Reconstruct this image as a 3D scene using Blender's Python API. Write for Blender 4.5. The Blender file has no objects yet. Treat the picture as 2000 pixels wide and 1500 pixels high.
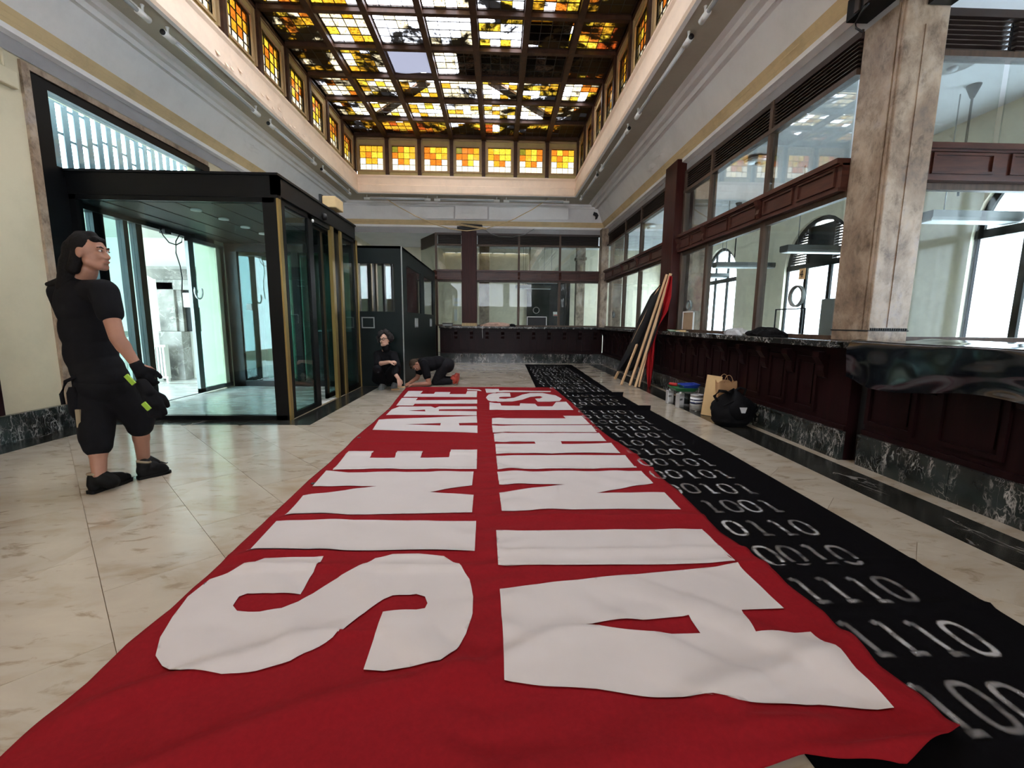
import bpy, bmesh, math, random
from mathutils import Vector, Matrix, noise
from mathutils.geometry import delaunay_2d_cdt
random.seed(7)
scene = bpy.context.scene
COL = scene.collection

# ------------------------------------------------------------------ camera, sky, light, exposure
F_PX, PITCH, YAW, ROLL, EYE = 854.2, .14139, .03301, .00964, 1.2     # for a 2000 x 1500 frame
def _axes():
    fw = Vector((math.sin(YAW)*math.cos(PITCH), math.cos(YAW)*math.cos(PITCH), -math.sin(PITCH)))
    r = Vector((math.cos(YAW), -math.sin(YAW), 0)); u = r.cross(fw)
    r2 = r*math.cos(ROLL)+u*math.sin(ROLL)
    return r2, r2.cross(fw), fw
CR, CU, CF = _axes()
cam = bpy.data.objects.new('camera', bpy.data.cameras.new('camera'))
COL.objects.link(cam)
cam.data.sensor_fit = 'HORIZONTAL'; cam.data.sensor_width = 36.0
cam.data.lens = F_PX/2000*36; cam.data.clip_start = .05; cam.data.clip_end = 200
m = Matrix((CR, CU, -CF)).transposed().to_4x4(); m.translation = (0, 0, EYE)
cam.matrix_world = m
scene.camera = cam

SKY = 13.0
w = bpy.data.worlds.new('sky'); scene.world = w; w.use_nodes = True
bg = w.node_tree.nodes['Background']
bg.inputs[0].default_value = (.88, .93, 1.02, 1); bg.inputs[1].default_value = SKY

def portal(name, loc, rot, sx, sy):
    l = bpy.data.lights.new(name, 'AREA'); l.shape = 'RECTANGLE'; l.size = sx; l.size_y = sy
    l.cycles.is_portal = True
    o = bpy.data.objects.new(name, l); COL.objects.link(o); o.location = loc; o.rotation_euler = rot
    return o
PI = math.pi
# daylight openings: skylight, street front behind (added for fill light), lobby, windows of the side room
portal('daylight_skylight', (-.78, 4.0, 6.2), (0, 0, 0), 5.8, 16.2)
portal('fill_street_front', (-.8, -8.9, 3.3), (PI/2, 0, 0), 7.0, 1.8)
portal('daylight_lobby', (-7.0, 3.2, 1.6), (PI/2, 0, 0), 4.2, 3.2)
for i, yc in enumerate((-2.6, 1.2, 5.0, 8.9, 12.8, 16.3)):
    portal('daylight_side_window', (6.62, yc, 1.9), (0, PI/2, 0), 2.9, 2.0)

scene.view_settings.view_transform = 'Standard'; scene.view_settings.look = 'None'
scene.view_settings.gamma = 1; scene.view_settings.use_curve_mapping = False
scene.view_settings.exposure = .55
cy = scene.cycles
cy.use_denoising = True
try: cy.denoiser = 'OPENIMAGEDENOISE'
except Exception: pass
cy.max_bounces = 7; cy.diffuse_bounces = 4; cy.glossy_bounces = 4; cy.transmission_bounces = 4; cy.transparent_max_bounces = 20
cy.use_adaptive_sampling = True; cy.adaptive_threshold = .12; cy.adaptive_min_samples = 16
cy.sample_clamp_indirect = 6.0; cy.caustics_reflective = False; cy.caustics_refractive = False

# points of the place from points of the photograph (2000 x 1500), on a known plane
def ray(px, py): return CF*F_PX + CR*(px-1000) - CU*(py-750)
def fl(px, py, z=0.0):
    d = ray(px, py); t = (z-EYE)/d.z; return Vector((d.x*t, d.y*t, z))
def atY(px, py, y):
    d = ray(px, py); t = y/d.y; return Vector((d.x*t, y, EYE+d.z*t))
def atX(px, py, x):
    d = ray(px, py); t = x/d.x; return Vector((x, d.y*t, EYE+d.z*t))

# ------------------------------------------------------------------ materials
MATS = {}
def _mat(name):
    m = bpy.data.materials.new(name); m.use_nodes = True
    nt = m.node_tree; b = nt.nodes['Principled BSDF']; MATS[name] = m
    return m, nt, b
def N(nt, t, **kw):
    n = nt.nodes.new(t)
    for k, v in kw.items():
        if k in n.inputs: n.inputs[k].default_value = v
        else: setattr(n, k, v)
    return n
def ramp(nt, stops, src=None, interp='LINEAR'):
    r = nt.nodes.new('ShaderNodeValToRGB'); e = r.color_ramp.elements; r.color_ramp.interpolation = interp
    while len(e) < len(stops): e.new(.5)
    for i, (p, c) in enumerate(stops):
        e[i].position = p; e[i].color = (*c, 1) if len(c) == 3 else c
    if src is not None: nt.links.new(src, r.inputs[0])
    return r
def bump(nt, b, h, s=.2, d=.01):
    n = N(nt, 'ShaderNodeBump', Strength=s, Distance=d); nt.links.new(h, n.inputs['Height']); nt.links.new(n.outputs[0], b.inputs['Normal'])
def mixc(nt, f, a, c, mode='MIX'):
    n = nt.nodes.new('ShaderNodeMix'); n.data_type = 'RGBA'; n.blend_type = mode
    for v, i in ((f, 0), (a, 6), (c, 7)):
        if hasattr(v, 'is_linked') or hasattr(v, 'links'): nt.links.new(v, n.inputs[i])
        elif isinstance(v, (int, float)): n.inputs[i].default_value = v
        else: n.inputs[i].default_value = (*v, 1)
    return n.outputs[2]
def plain(name, col, rough=.5, metal=0., noise_s=None, var=.12, bmp=0., spec=None, sheen=0.):
    m, nt, b = _mat(name)
    if spec is None and rough >= .7: spec = .12
    b.inputs['Base Color'].default_value = (*col, 1); b.inputs['Roughness'].default_value = rough; b.inputs['Metallic'].default_value = metal
    if spec is not None: b.inputs['Specular IOR Level'].default_value = spec
    if sheen: b.inputs['Sheen Weight'].default_value = sheen
    if noise_s:
        tc = N(nt, 'ShaderNodeTexCoord'); n = N(nt, 'ShaderNodeTexNoise', Scale=noise_s, Detail=5.0, Roughness=.6)
        nt.links.new(tc.outputs['Object'], n.inputs['Vector'])
        r = ramp(nt, [(.25, tuple(c*(1-var) for c in col)), (.75, tuple(min(1, c*(1+var)) for c in col))], n.outputs[0])
        nt.links.new(r.outputs[0], b.inputs['Base Color'])
        if bmp: bump(nt, b, n.outputs[0], bmp, .01)
    return m

def m_marble_floor(name, base, dark, warm, rough=.13):
    m, nt, b = _mat(name)
    tc = N(nt, 'ShaderNodeTexCoord'); oi = N(nt, 'ShaderNodeObjectInfo')
    ad = N(nt, 'ShaderNodeVectorMath', operation='MULTIPLY_ADD'); ad.inputs[1].default_value = (1, 1, 1)
    cmb = N(nt, 'ShaderNodeCombineXYZ'); mu = N(nt, 'ShaderNodeMath', operation='MULTIPLY'); mu.inputs[1].default_value = 37.0
    nt.links.new(oi.outputs['Random'], mu.inputs[0])
    for i in range(3): nt.links.new(mu.outputs[0], cmb.inputs[i])
    nt.links.new(tc.outputs['Object'], ad.inputs[0]); nt.links.new(cmb.outputs[0], ad.inputs[2])
    mp = N(nt, 'ShaderNodeMapping'); mp.inputs['Rotation'].default_value = (0, 0, math.radians(-45)); mp.inputs['Scale'].default_value = (1.0, 2.3, 1.0)
    nt.links.new(ad.outputs[0], mp.inputs[0])
    n1 = N(nt, 'ShaderNodeTexNoise', Scale=1.6, Detail=8.0, Roughness=.62, Distortion=.6); nt.links.new(mp.outputs[0], n1.inputs['Vector'])
    n2 = N(nt, 'ShaderNodeTexNoise', Scale=5.5, Detail=6.0, Roughness=.62, Distortion=.5); nt.links.new(mp.outputs[0], n2.inputs['Vector'])
    r1 = ramp(nt, [(.3, warm), (.5, base), (.72, tuple(min(1, c*1.12) for c in base))], n1.outputs[0])
    r2 = ramp(nt, [(.33, (1, 1, 1)), (.43, (.0, .0, .0))], n2.outputs[0])
    mf = N(nt, 'ShaderNodeMath', operation='MULTIPLY'); mf.inputs[1].default_value = .62; nt.links.new(r2.outputs[0], mf.inputs[0])
    c = mixc(nt, mf.outputs[0], r1.outputs[0], dark)
    hv = N(nt, 'ShaderNodeHueSaturation'); nt.links.new(c, hv.inputs['Color'])
    mr = N(nt, 'ShaderNodeMapRange'); mr.inputs[3].default_value = .93; mr.inputs[4].default_value = 1.04; nt.links.new(oi.outputs['Random'], mr.inputs[0])
    nt.links.new(mr.outputs[0], hv.inputs['Value']); nt.links.new(hv.outputs[0], b.inputs['Base Color'])
    rr = ramp(nt, [(.3, (rough*.7,)*3), (.7, (rough*1.9,)*3)], n1.outputs[0]); nt.links.new(rr.outputs[0], b.inputs['Roughness'])
    return m
def m_black_marble(name, vein=.55, scale=3.0, base=(.012, .014, .014), thr=.035, stretch=(1, 1, 1), cover=.5):
    m, nt, b = _mat(name)
    tc = N(nt, 'ShaderNodeTexCoord'); mp = N(nt, 'ShaderNodeMapping'); mp.inputs['Scale'].default_value = stretch; nt.links.new(tc.outputs['Object'], mp.inputs[0])
    n0 = N(nt, 'ShaderNodeTexNoise', Scale=scale*1.6, Detail=5.0); nt.links.new(mp.outputs[0], n0.inputs['Vector'])
    wv = mixc(nt, .34, mp.outputs[0], n0.outputs['Color'])
    vo = N(nt, 'ShaderNodeTexVoronoi', feature='DISTANCE_TO_EDGE', Scale=scale*2.2); nt.links.new(wv, vo.inputs['Vector'])
    vo2 = N(nt, 'ShaderNodeTexVoronoi', feature='DISTANCE_TO_EDGE', Scale=scale*5.5); nt.links.new(wv, vo2.inputs['Vector'])
    r = ramp(nt, [(0, (1, 1, 1)), (thr, (0, 0, 0))], vo.outputs['Distance']); rb = ramp(nt, [(0, (.7, .7, .7)), (thr*.9, (0, 0, 0))], vo2.outputs['Distance'])
    mxm = N(nt, 'ShaderNodeMath', operation='MAXIMUM'); nt.links.new(r.outputs[0], mxm.inputs[0]); nt.links.new(rb.outputs[0], mxm.inputs[1])
    n3 = N(nt, 'ShaderNodeTexNoise', Scale=scale*2.3, Detail=4.0); nt.links.new(mp.outputs[0], n3.inputs['Vector'])
    r3 = ramp(nt, [(cover-.05, (0, 0, 0)), (cover+.12, (1, 1, 1))], n3.outputs[0])
    f = N(nt, 'ShaderNodeMath', operation='MULTIPLY'); nt.links.new(mxm.outputs[0], f.inputs[0]); nt.links.new(r3.outputs[0], f.inputs[1])
    n4 = N(nt, 'ShaderNodeTexNoise', Scale=scale*.9, Detail=6.0); nt.links.new(tc.outputs['Object'], n4.inputs['Vector'])
    r4 = ramp(nt, [(.35, base), (.75, tuple(c*3.5 for c in base))], n4.outputs[0])
    c = mixc(nt, f.outputs[0], r4.outputs[0], (vein, vein*.95, vein*.9)); nt.links.new(c, b.inputs['Base Color'])
    b.inputs['Roughness'].default_value = .2
    return m
def m_wood(name, c1, c2, rough=.35, axis=(1, 1, 12), scale=3.0, spec=.28):
    m, nt, b = _mat(name)
    tc = N(nt, 'ShaderNodeTexCoord'); mp = N(nt, 'ShaderNodeMapping'); mp.inputs['Scale'].default_value = axis
    nt.links.new(tc.outputs['Object'], mp.inputs[0])
    n = N(nt, 'ShaderNodeTexNoise', Scale=scale, Detail=6.0, Roughness=.6, Distortion=.4); nt.links.new(mp.outputs[0], n.inputs['Vector'])
    r = ramp(nt, [(.3, c1), (.7, c2)], n.outputs[0]); nt.links.new(r.outputs[0], b.inputs['Base Color'])
    b.inputs['Roughness'].default_value = rough; b.inputs['Specular IOR Level'].default_value = spec
    return m
def m_column(name):
    m, nt, b = _mat(name)
    tc = N(nt, 'ShaderNodeTexCoord'); mp = N(nt, 'ShaderNodeMapping'); mp.inputs['Rotation'].default_value = (.5, .3, .4); mp.inputs['Scale'].default_value = (1, 1, .7)
    nt.links.new(tc.outputs['Object'], mp.inputs[0])
    n1 = N(nt, 'ShaderNodeTexNoise', Scale=2.0, Detail=8.0, Roughness=.68, Distortion=.35); nt.links.new(mp.outputs[0], n1.inputs['Vector'])
    n2 = N(nt, 'ShaderNodeTexNoise', Scale=9.0, Detail=9.0, Roughness=.75, Distortion=.3); nt.links.new(mp.outputs[0], n2.inputs['Vector'])
    r1 = ramp(nt, [(.30, (.10, .075, .068)), (.43, (.25, .175, .12)), (.56, (.40, .31, .23)), (.70, (.36, .31, .30))], n1.outputs[0])
    r2 = ramp(nt, [(.33, (.3, .26, .24)), (.5, (1, 1, 1)), (.72, (1.25, 1.2, 1.15))], n2.outputs[0])
    nt.links.new(mixc(nt, .8, r1.outputs[0], r2.outputs[0], 'MULTIPLY'), b.inputs['Base Color'])
    b.inputs['Roughness'].default_value = .38; bump(nt, b, n2.outputs[0], .15, .01)
    return m
def m_wall(name, col, dirt=.25, rough=.75, scale=1.3):
    m, nt, b = _mat(name)
    tc = N(nt, 'ShaderNodeTexCoord')
    n1 = N(nt, 'ShaderNodeTexNoise', Scale=scale, Detail=7.0, Roughness=.7); nt.links.new(tc.outputs['Object'], n1.inputs['Vector'])
    n2 = N(nt, 'ShaderNodeTexNoise', Scale=40.0, Detail=3.0); nt.links.new(tc.outputs['Object'], n2.inputs['Vector'])
    r = ramp(nt, [(.28, tuple(c*(1-dirt) for c in col)), (.52, col), (.8, tuple(min(1, c*1.05) for c in col))], n1.outputs[0])
    nt.links.new(r.outputs[0], b.inputs['Base Color']); b.inputs['Roughness'].default_value = rough
    bump(nt, b, n2.outputs[0], .08, .005)
    return m
def schlick(nt, f0):
    lw = N(nt, 'ShaderNodeLayerWeight'); lw.inputs['Blend'].default_value = .5
    p = N(nt, 'ShaderNodeMath', operation='POWER'); p.inputs[1].default_value = 5.0; nt.links.new(lw.outputs['Facing'], p.inputs[0])
    r = N(nt, 'ShaderNodeMath', operation='MULTIPLY_ADD'); r.inputs[1].default_value = 1-f0; r.inputs[2].default_value = f0; nt.links.new(p.outputs[0], r.inputs[0])
    return r
def m_glass(name, tint=(.93, .97, .96), ior=1.5, refl=1.0, rough=.0, dirt=0.):
    m = bpy.data.materials.new(name); m.use_nodes = True; nt = m.node_tree; nt.nodes.clear(); MATS[name] = m
    out = N(nt, 'ShaderNodeOutputMaterial'); tr = N(nt, 'ShaderNodeBsdfTransparent'); tr.inputs[0].default_value = (*tint, 1)
    gl = N(nt, 'ShaderNodeBsdfGlossy'); gl.inputs['Color'].default_value = (refl, refl, refl, 1); gl.inputs['Roughness'].default_value = rough
    fr = schlick(nt, ((ior-1)/(ior+1))**2)
    mx = N(nt, 'ShaderNodeMixShader'); nt.links.new(fr.outputs[0], mx.inputs[0]); nt.links.new(tr.outputs[0], mx.inputs[1]); nt.links.new(gl.outputs[0], mx.inputs[2])
    last = mx.outputs[0]
    if dirt:
        df = N(nt, 'ShaderNodeBsdfDiffuse'); df.inputs[0].default_value = (.5, .52, .5, 1)
        tc = N(nt, 'ShaderNodeTexCoord'); n = N(nt, 'ShaderNodeTexNoise', Scale=2.5, Detail=8.0, Roughness=.75); nt.links.new(tc.outputs['Object'], n.inputs['Vector'])
        r = ramp(nt, [(.45, (0, 0, 0)), (.8, (dirt,)*3)], n.outputs[0])
        m2 = N(nt, 'ShaderNodeMixShader'); nt.links.new(r.outputs[0], m2.inputs[0]); nt.links.new(last, m2.inputs[1]); nt.links.new(df.outputs[0], m2.inputs[2]); last = m2.outputs[0]
    nt.links.new(last, out.inputs[0])
    return m
def m_stained(name, col, dirty):
    """leaded cathedral glass: tinted light through a seedy pane; the skylight's panes carry leaf litter and soot lying on top"""
    m = bpy.data.materials.new(name); m.use_nodes = True; nt = m.node_tree; nt.nodes.clear(); MATS[name] = m
    out = N(nt, 'ShaderNodeOutputMaterial'); tr = N(nt, 'ShaderNodeBsdfTransparent')
    geo = N(nt, 'ShaderNodeNewGeometry')
    n1 = N(nt, 'ShaderNodeTexNoise', Scale=26.0, Detail=6.0, Roughness=.75); nt.links.new(geo.outputs['Position'], n1.inputs['Vector'])
    q = tuple(math.sqrt(c) for c in col)                          # light crosses two faces
    r1 = ramp(nt, [(.36, tuple(c*(.38 if dirty else .75) for c in q)), (.48, q), (.68, tuple(min(1, c*1.3) for c in q))], n1.outputs[0])
    nt.links.new(r1.outputs[0], tr.inputs[0])
    gl = N(nt, 'ShaderNodeBsdfGlossy'); gl.inputs['Roughness'].default_value = .12
    fr = schlick(nt, .015)
    mx = N(nt, 'ShaderNodeMixShader'); nt.links.new(fr.outputs[0], mx.inputs[0]); nt.links.new(tr.outputs[0], mx.inputs[1]); nt.links.new(gl.outputs[0], mx.inputs[2])
    last = mx.outputs[0]
    if dirty:
        n2 = N(nt, 'ShaderNodeTexNoise', Scale=1.15, Detail=9.0, Roughness=.68, Distortion=.4); nt.links.new(geo.outputs['Position'], n2.inputs['Vector'])
        # more litter towards the eaves (low edge and right-hand gutter of the roof)
        sep = N(nt, 'ShaderNodeSeparateXYZ'); nt.links.new(geo.outputs['Position'], sep.inputs[0])
        gx = N(nt, 'ShaderNodeMapRange'); gx.inputs[1].default_value = .3; gx.inputs[2].default_value = 2.1; gx.inputs[3].default_value = 0; gx.inputs[4].default_value = .10; nt.links.new(sep.outputs[0], gx.inputs[0])
        gl2 = N(nt, 'ShaderNodeMapRange'); gl2.inputs[1].default_value = -2.7; gl2.inputs[2].default_value = -3.7; gl2.inputs[3].default_value = 0; gl2.inputs[4].default_value = .09; nt.links.new(sep.outputs[0], gl2.inputs[0])
        gy = N(nt, 'ShaderNodeMapRange'); gy.inputs[1].default_value = 11.0; gy.inputs[2].default_value = 12.1; gy.inputs[3].default_value = 0; gy.inputs[4].default_value = .14; nt.links.new(sep.outputs[1], gy.inputs[0])
        s1 = N(nt, 'ShaderNodeMath', operation='ADD'); nt.links.new(n2.outputs[0], s1.inputs[0]); nt.links.new(gx.outputs[0], s1.inputs[1])
        s1b = N(nt, 'ShaderNodeMath', operation='ADD'); nt.links.new(s1.outputs[0], s1b.inputs[0]); nt.links.new(gl2.outputs[0], s1b.inputs[1])
        s2 = N(nt, 'ShaderNodeMath', operation='ADD'); nt.links.new(s1b.outputs[0], s2.inputs[0]); nt.links.new(gy.outputs[0], s2.inputs[1])
        r2 = ramp(nt, [(.515, (0, 0, 0)), (.60, (.96, .96, .96))], s2.outputs[0])
        df = N(nt, 'ShaderNodeBsdfDiffuse'); df.inputs[0].default_value = (.05, .035, .02, 1)
        m2 = N(nt, 'ShaderNodeMixShader'); nt.links.new(r2.outputs[0], m2.inputs[0]); nt.links.new(last, m2.inputs[1]); nt.links.new(df.outputs[0], m2.inputs[2]); last = m2.outputs[0]
    nt.links.new(last, out.inputs[0])
    return m
def m_frosted(name, col, clear=.25, ribs=0.):
    m = bpy.data.materials.new(name); m.use_nodes = True; nt = m.node_tree; nt.nodes.clear(); MATS[name] = m
    out = N(nt, 'ShaderNodeOutputMaterial'); tl = N(nt, 'ShaderNodeBsdfTranslucent'); tl.inputs[0].default_value = (*col, 1)
    tr = N(nt, 'ShaderNodeBsdfTransparent'); tr.inputs[0].default_value = (*tuple(c*.5 for c in col), 1)
    mx = N(nt, 'ShaderNodeMixShader'); mx.inputs[0].default_value = clear; nt.links.new(tl.outputs[0], mx.inputs[1]); nt.links.new(tr.outputs[0], mx.inputs[2])
    if ribs:
        tc = N(nt, 'ShaderNodeTexCoord'); wv = N(nt, 'ShaderNodeTexWave', Scale=ribs); wv.bands_direction = 'Y'
        nt.links.new(tc.outputs['Object'], wv.inputs['Vector'])
        r = ramp(nt, [(.2, tuple(c*.55 for c in col)), (.7, col)], wv.outputs[0]); nt.links.new(r.outputs[0], tl.inputs[0])
    nt.links.new(mx.outputs[0], out.inputs[0])
    return m

m_marble_floor('floor_marble', (.42, .37, .30), (.21, .155, .10), (.34, .275, .195))
m_marble_floor('floor_marble_pale', (.66, .64, .62), (.4, .36, .33), (.56, .52, .48), .2)
m_black_marble('black_marble', .42, 4.2, (.010, .0125, .012), .05, (1, 1, .45), .50)
m_black_marble('black_marble_floor', .26, 1.8, (.008, .008, .007), .03, (1, .5, 1), .56)
m_black_marble('counter_marble', .55, 4.0, (.010, .011, .011), .05, (1, 1, 1), .48)
m_wood('mahogany_dark', (.008, .0024, .0030), (.018, .0055, .0062), .38, (6, 6, .8), spec=.14)
m_wood('mahogany', (.035, .011, .008), (.085, .028, .018), .33, (1, .8, 9))
m_wood('mahogany_post', (.024, .0045, .0035), (.048, .010, .007), .36, (8, 8, .6), spec=.14)
m_wood('walnut_frame', (.05, .03, .02), (.10, .062, .042), .42, (8, 8, .6))
m_wood('skylight_wood', (.03, .012, .006), (.075, .032, .016), .55, (3, 3, 3))
m_wood('pine', (.58, .38, .20), (.74, .52, .31), .55, (8, 8, .8))
m_wood('pine_board', (.42, .30, .16), (.58, .44, .24), .6, (8, 8, .8))
m_column('column_marble')
m_wall('wall_cream', (.62, .55, .39), .12)
m_wall('wall_room', (.86, .80, .62), .10)
m_wall('wall_lobby', (.82, .82, .78), .08)
m_wall('plaster_white', (.93, .90, .90), .10)
m_wall('plaster_lip', (.95, .74, .57), .12, scale=2.5)
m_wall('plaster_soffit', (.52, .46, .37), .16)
m_wall('plaster_grey', (.36, .35, .36), .15)
m_wall('plaster_yellow', (.74, .56, .32), .2, scale=3.0)
m_wall('clerestory_ochre', (.52, .40, .17), .25, scale=4.0)
m_wall('clerestory_frame', (.46, .32, .17), .2, scale=4.0)
m_wall('ceiling_room', (.82, .83, .84), .08)
plain('black_metal', (.003, .0035, .004), .34, spec=.2)
plain('booth_green', (.004, .008, .0078), .45, noise_s=3, var=.3, spec=.16)
plain('matt_black', (.006, .006, .007), .6)
plain('brass', (.36, .25, .09), .35, .75)
plain('steel', (.55, .56, .57), .3, .9)
plain('grey_metal', (.20, .21, .20), .4, .3)
plain('louver', (.035, .02, .015), .5)
plain('enamel_white', (.78, .78, .76), .35)
plain('lamp_white', (.72, .76, .78), .45)
plain('lead', (.03, .025, .02), .6); plain('grout', (.22, .175, .12), .8); plain('roof_timber', (.16, .10, .065), .8, noise_s=3, var=.3)
m_glass('glass_clear', (.92, .95, .93), 1.2, 1., dirt=.10)
m_glass('glass_green', (.62, .80, .78), 1.5, .9, dirt=.06)
m_glass('glass_lobby', (.80, .93, .93), 1.45, .9)
m_glass('glass_reflective', (.82, .86, .85), 2.05, 1., dirt=.10)
m_frosted('glass_frosted', (.70, .82, .88), .10, 2.4)
m_frosted('glass_blue', (.40, .66, .74), .15)
GLASSC = {'amber': (.080, .037, .002), 'orange': (.072, .018, .0015), 'red': (.045, .007, .001), 'yellow': (.095, .058, .004), 'pale': (.13, .105, .06), 'white': (.105, .087, .06), 'green': (.022, .018, .0015), 'silver': (.55, .55, .57)}
for k, c in GLASSC.items():
    m_stained('pane_'+k, tuple(min(1, v*.95) for v in c), False)
    m_stained('roof_pane_'+k, tuple(min(1, v*(1.15 if k != 'silver' else 1.6)) for v in c), True)

# ------------------------------------------------------------------ building helpers
class MB:
    """collects the faces of one mesh; build() links it as one object"""
    def __init__(self): self.v = []; self.f = []; self.smooth = []
    def add(self, vs, fs, smooth=False):
        b = len(self.v); self.v += [Vector(p) for p in vs]; self.f += [tuple(b+i for i in f) for f in fs]; self.smooth += [smooth]*len(fs); return self
    def box(self, x0, y0, z0, x1, y1, z1):
        x0, x1 = min(x0, x1), max(x0, x1); y0, y1 = min(y0, y1), max(y0, y1); z0, z1 = min(z0, z1), max(z0, z1)
        return self.add([(x0, y0, z0), (x1, y0, z0), (x1, y1, z0), (x0, y1, z0), (x0, y0, z1), (x1, y0, z1), (x1, y1, z1), (x0, y1, z1)],
                        [(0, 3, 2, 1), (4, 5, 6, 7), (0, 1, 5, 4), (1, 2, 6, 5), (2, 3, 7, 6), (3, 0, 4, 7)])
    def obox(self, p, q, wx, wy, up=(0, 0, 1)):
        """bar of section wx x wy from p to q"""
        p, q = Vector(p), Vector(q); d = (q-p).normalized(); u = Vector(up)
        if abs(d.dot(u)) > .98: u = Vector((0, 1, 0))
        s = d.cross(u).normalized()*wx/2; t = s.cross(d).normalized()*wy/2
        vs = [a+i*s+j*t for a in (p, q) for i, j in ((-1, -1), (1, -1), (1, 1), (-1, 1))]
        return self.add(vs, [(0, 1, 2, 3), (7, 6, 5, 4), (0, 4, 5, 1), (1, 5, 6, 2), (2, 6, 7, 3), (3, 7, 4, 0)])
    def prism(self, pts, d):
        """polygon (3-D points) extruded by vector d"""
        n = len(pts); d = Vector(d); pts = [Vector(p) for p in pts]
        return self.add(pts+[p+d for p in pts], [tuple(range(n))[::-1], tuple(range(n, 2*n))]+[(i, (i+1) % n, n+(i+1) % n, n+i) for i in range(n)])
    def tube(self, path, r, n=8, cap=True):
        path = [Vector(p) for p in path]; rs = r if isinstance(r, (list, tuple)) else [r]*len(path)
        vs = []; fs = []; k = len(path); ref = Vector((0, 0, 1))
        for i, p in enumerate(path):
            d = (path[min(i+1, k-1)]-path[max(i-1, 0)]).normalized()
            u = ref if abs(d.dot(ref)) < .95 else Vector((1, 0, 0))
            a = d.cross(u).normalized(); b = d.cross(a).normalized()
            vs += [p+(a*math.cos(2*PI*j/n)+b*math.sin(2*PI*j/n))*rs[i] for j in range(n)]
        for i in range(k-1):
            fs += [(i*n+j, i*n+(j+1) % n, (i+1)*n+(j+1) % n, (i+1)*n+j) for j in range(n)]
        if cap: fs += [tuple(range(n))[::-1], tuple((k-1)*n+j for j in range(n))]
        return self.add(vs, fs, True)
    def lathe(self, c, prof, n=20, axis='Z'):
        """prof: (radius, height) pairs about c"""
        c = Vector(c); vs = []; fs = []
        for r, h in prof:
            for j in range(n):
                a = 2*PI*j/n; x, y = r*math.cos(a), r*math.sin(a)
                vs.append(c+Vector({'Z': (x, y, h), 'Y': (x, h, y), 'X': (h, x, y)}[axis]))
        k = len(prof)
        for i in range(k-1):
            for j in range(n):
                q = (i*n+j, i*n+(j+1) % n, (i+1)*n+(j+1) % n, (i+1)*n+j); fs.append(q if axis != 'Y' else q[::-1])
        if prof[0] == prof[-1]: return self.add(vs, fs, True)
        if prof[0][0] > 1e-4: fs.append(tuple(range(n))[::-1])
        if prof[-1][0] > 1e-4: fs.append(tuple((k-1)*n+j for j in range(n)))
        return self.add(vs, fs, True)
    def grid(self, nu, nv, fn, smooth=True, close_u=False):
        vs = [fn(i/(nu-1), j/(nv-1)) for j in range(nv) for i in range(nu)]
        return self.add(vs, [(j*nu+i, j*nu+i+1, (j+1)*nu+i+1, (j+1)*nu+i) for j in range(nv-1) for i in range(nu-1)], smooth)
    def mesh(self, name, org=Vector()):
        me = bpy.data.meshes.new(name); me.from_pydata([p-org for p in self.v], [], self.f)
        me.polygons.foreach_set('use_smooth', self.smooth); me.update(); return me
def wloc(o):
    p = Vector()
    while o is not None: p = p+o.location; o = o.parent
    return p
def tag(o, label=None, cat=None, group=None, kind=None):
    for k, v in (('label', label), ('category', cat), ('group', group), ('kind', kind)):
        if v: o[k] = v
    return o
def mat(m): return MATS[m] if isinstance(m, str) else m
def put(name, mb, m, parent=None, org=None, bevel=0., solid=0.):
    """one mesh object from an MB in world coordinates"""
    if parent is not None: org = wloc(parent)
    elif org is None: org = Vector()
    me = mb.mesh(name, Vector(org)) if isinstance(mb, MB) else mb
    me.materials.append(mat(m)); o = bpy.data.objects.new(name, me); COL.objects.link(o)
    if parent is not None: o.parent = parent
    else: o.location = org
    if bevel:
        b = o.modifiers.new('bevel', 'BEVEL'); b.width = bevel; b.segments = 2; b.limit_method = 'ANGLE'
    if solid:
        s = o.modifiers.new('solid', 'SOLIDIFY'); s.thickness = solid; s.offset = 1
    return o
def inst(name, me, m, parent, loc, rot=(0, 0, 0), scale=(1, 1, 1)):
    """copy of a shared mesh at world loc; the material sits on the object"""
    o = bpy.data.objects.new(name, me); COL.objects.link(o)
    if parent is not None: o.parent = parent; o.location = Vector(loc)-wloc(parent)
    else: o.location = loc
    o.rotation_euler = rot; o.scale = scale
    if len(me.materials) == 0: me.materials.append(None)
    o.material_slots[0].link = 'OBJECT'; o.material_slots[0].material = mat(m)
    return o
def thing(name, label, cat, loc=(0, 0, 0), group=None, kind=None):
    o = bpy.data.objects.new(name, None); COL.objects.link(o); o.location = loc; o.empty_display_size = .1
    return tag(o, label, cat, group, kind)
def B(*a): return MB().box(*a)
def clip_poly(poly, x0, y0, x1, y1):
    def cut(ps, ins, inter):
        out = []
        for i, p in enumerate(ps):
            q = ps[i-1]
            if ins(p):
                if not ins(q): out.append(inter(q, p))
                out.append(p)
            elif ins(q): out.append(inter(q, p))
        return out
    def ix(v): return lambda a, b: (v, a[1]+(b[1]-a[1])*(v-a[0])/(b[0]-a[0]))
    def iy(v): return lambda a, b: (a[0]+(b[0]-a[0])*(v-a[1])/(b[1]-a[1]), v)
    for ins, f in ((lambda p: p[0] >= x0, ix(x0)), (lambda p: p[0] <= x1, ix(x1)), (lambda p: p[1] >= y0, iy(y0)), (lambda p: p[1] <= y1, iy(y1))):
        if poly: poly = cut(poly, ins, f)
    return poly

# ------------------------------------------------------------------ the hall: extents
XL, XR, YB, YF = -4.75, 3.2, 13.35, -9.0       # left wall, glazed partition right, partition at the back, street front
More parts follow.
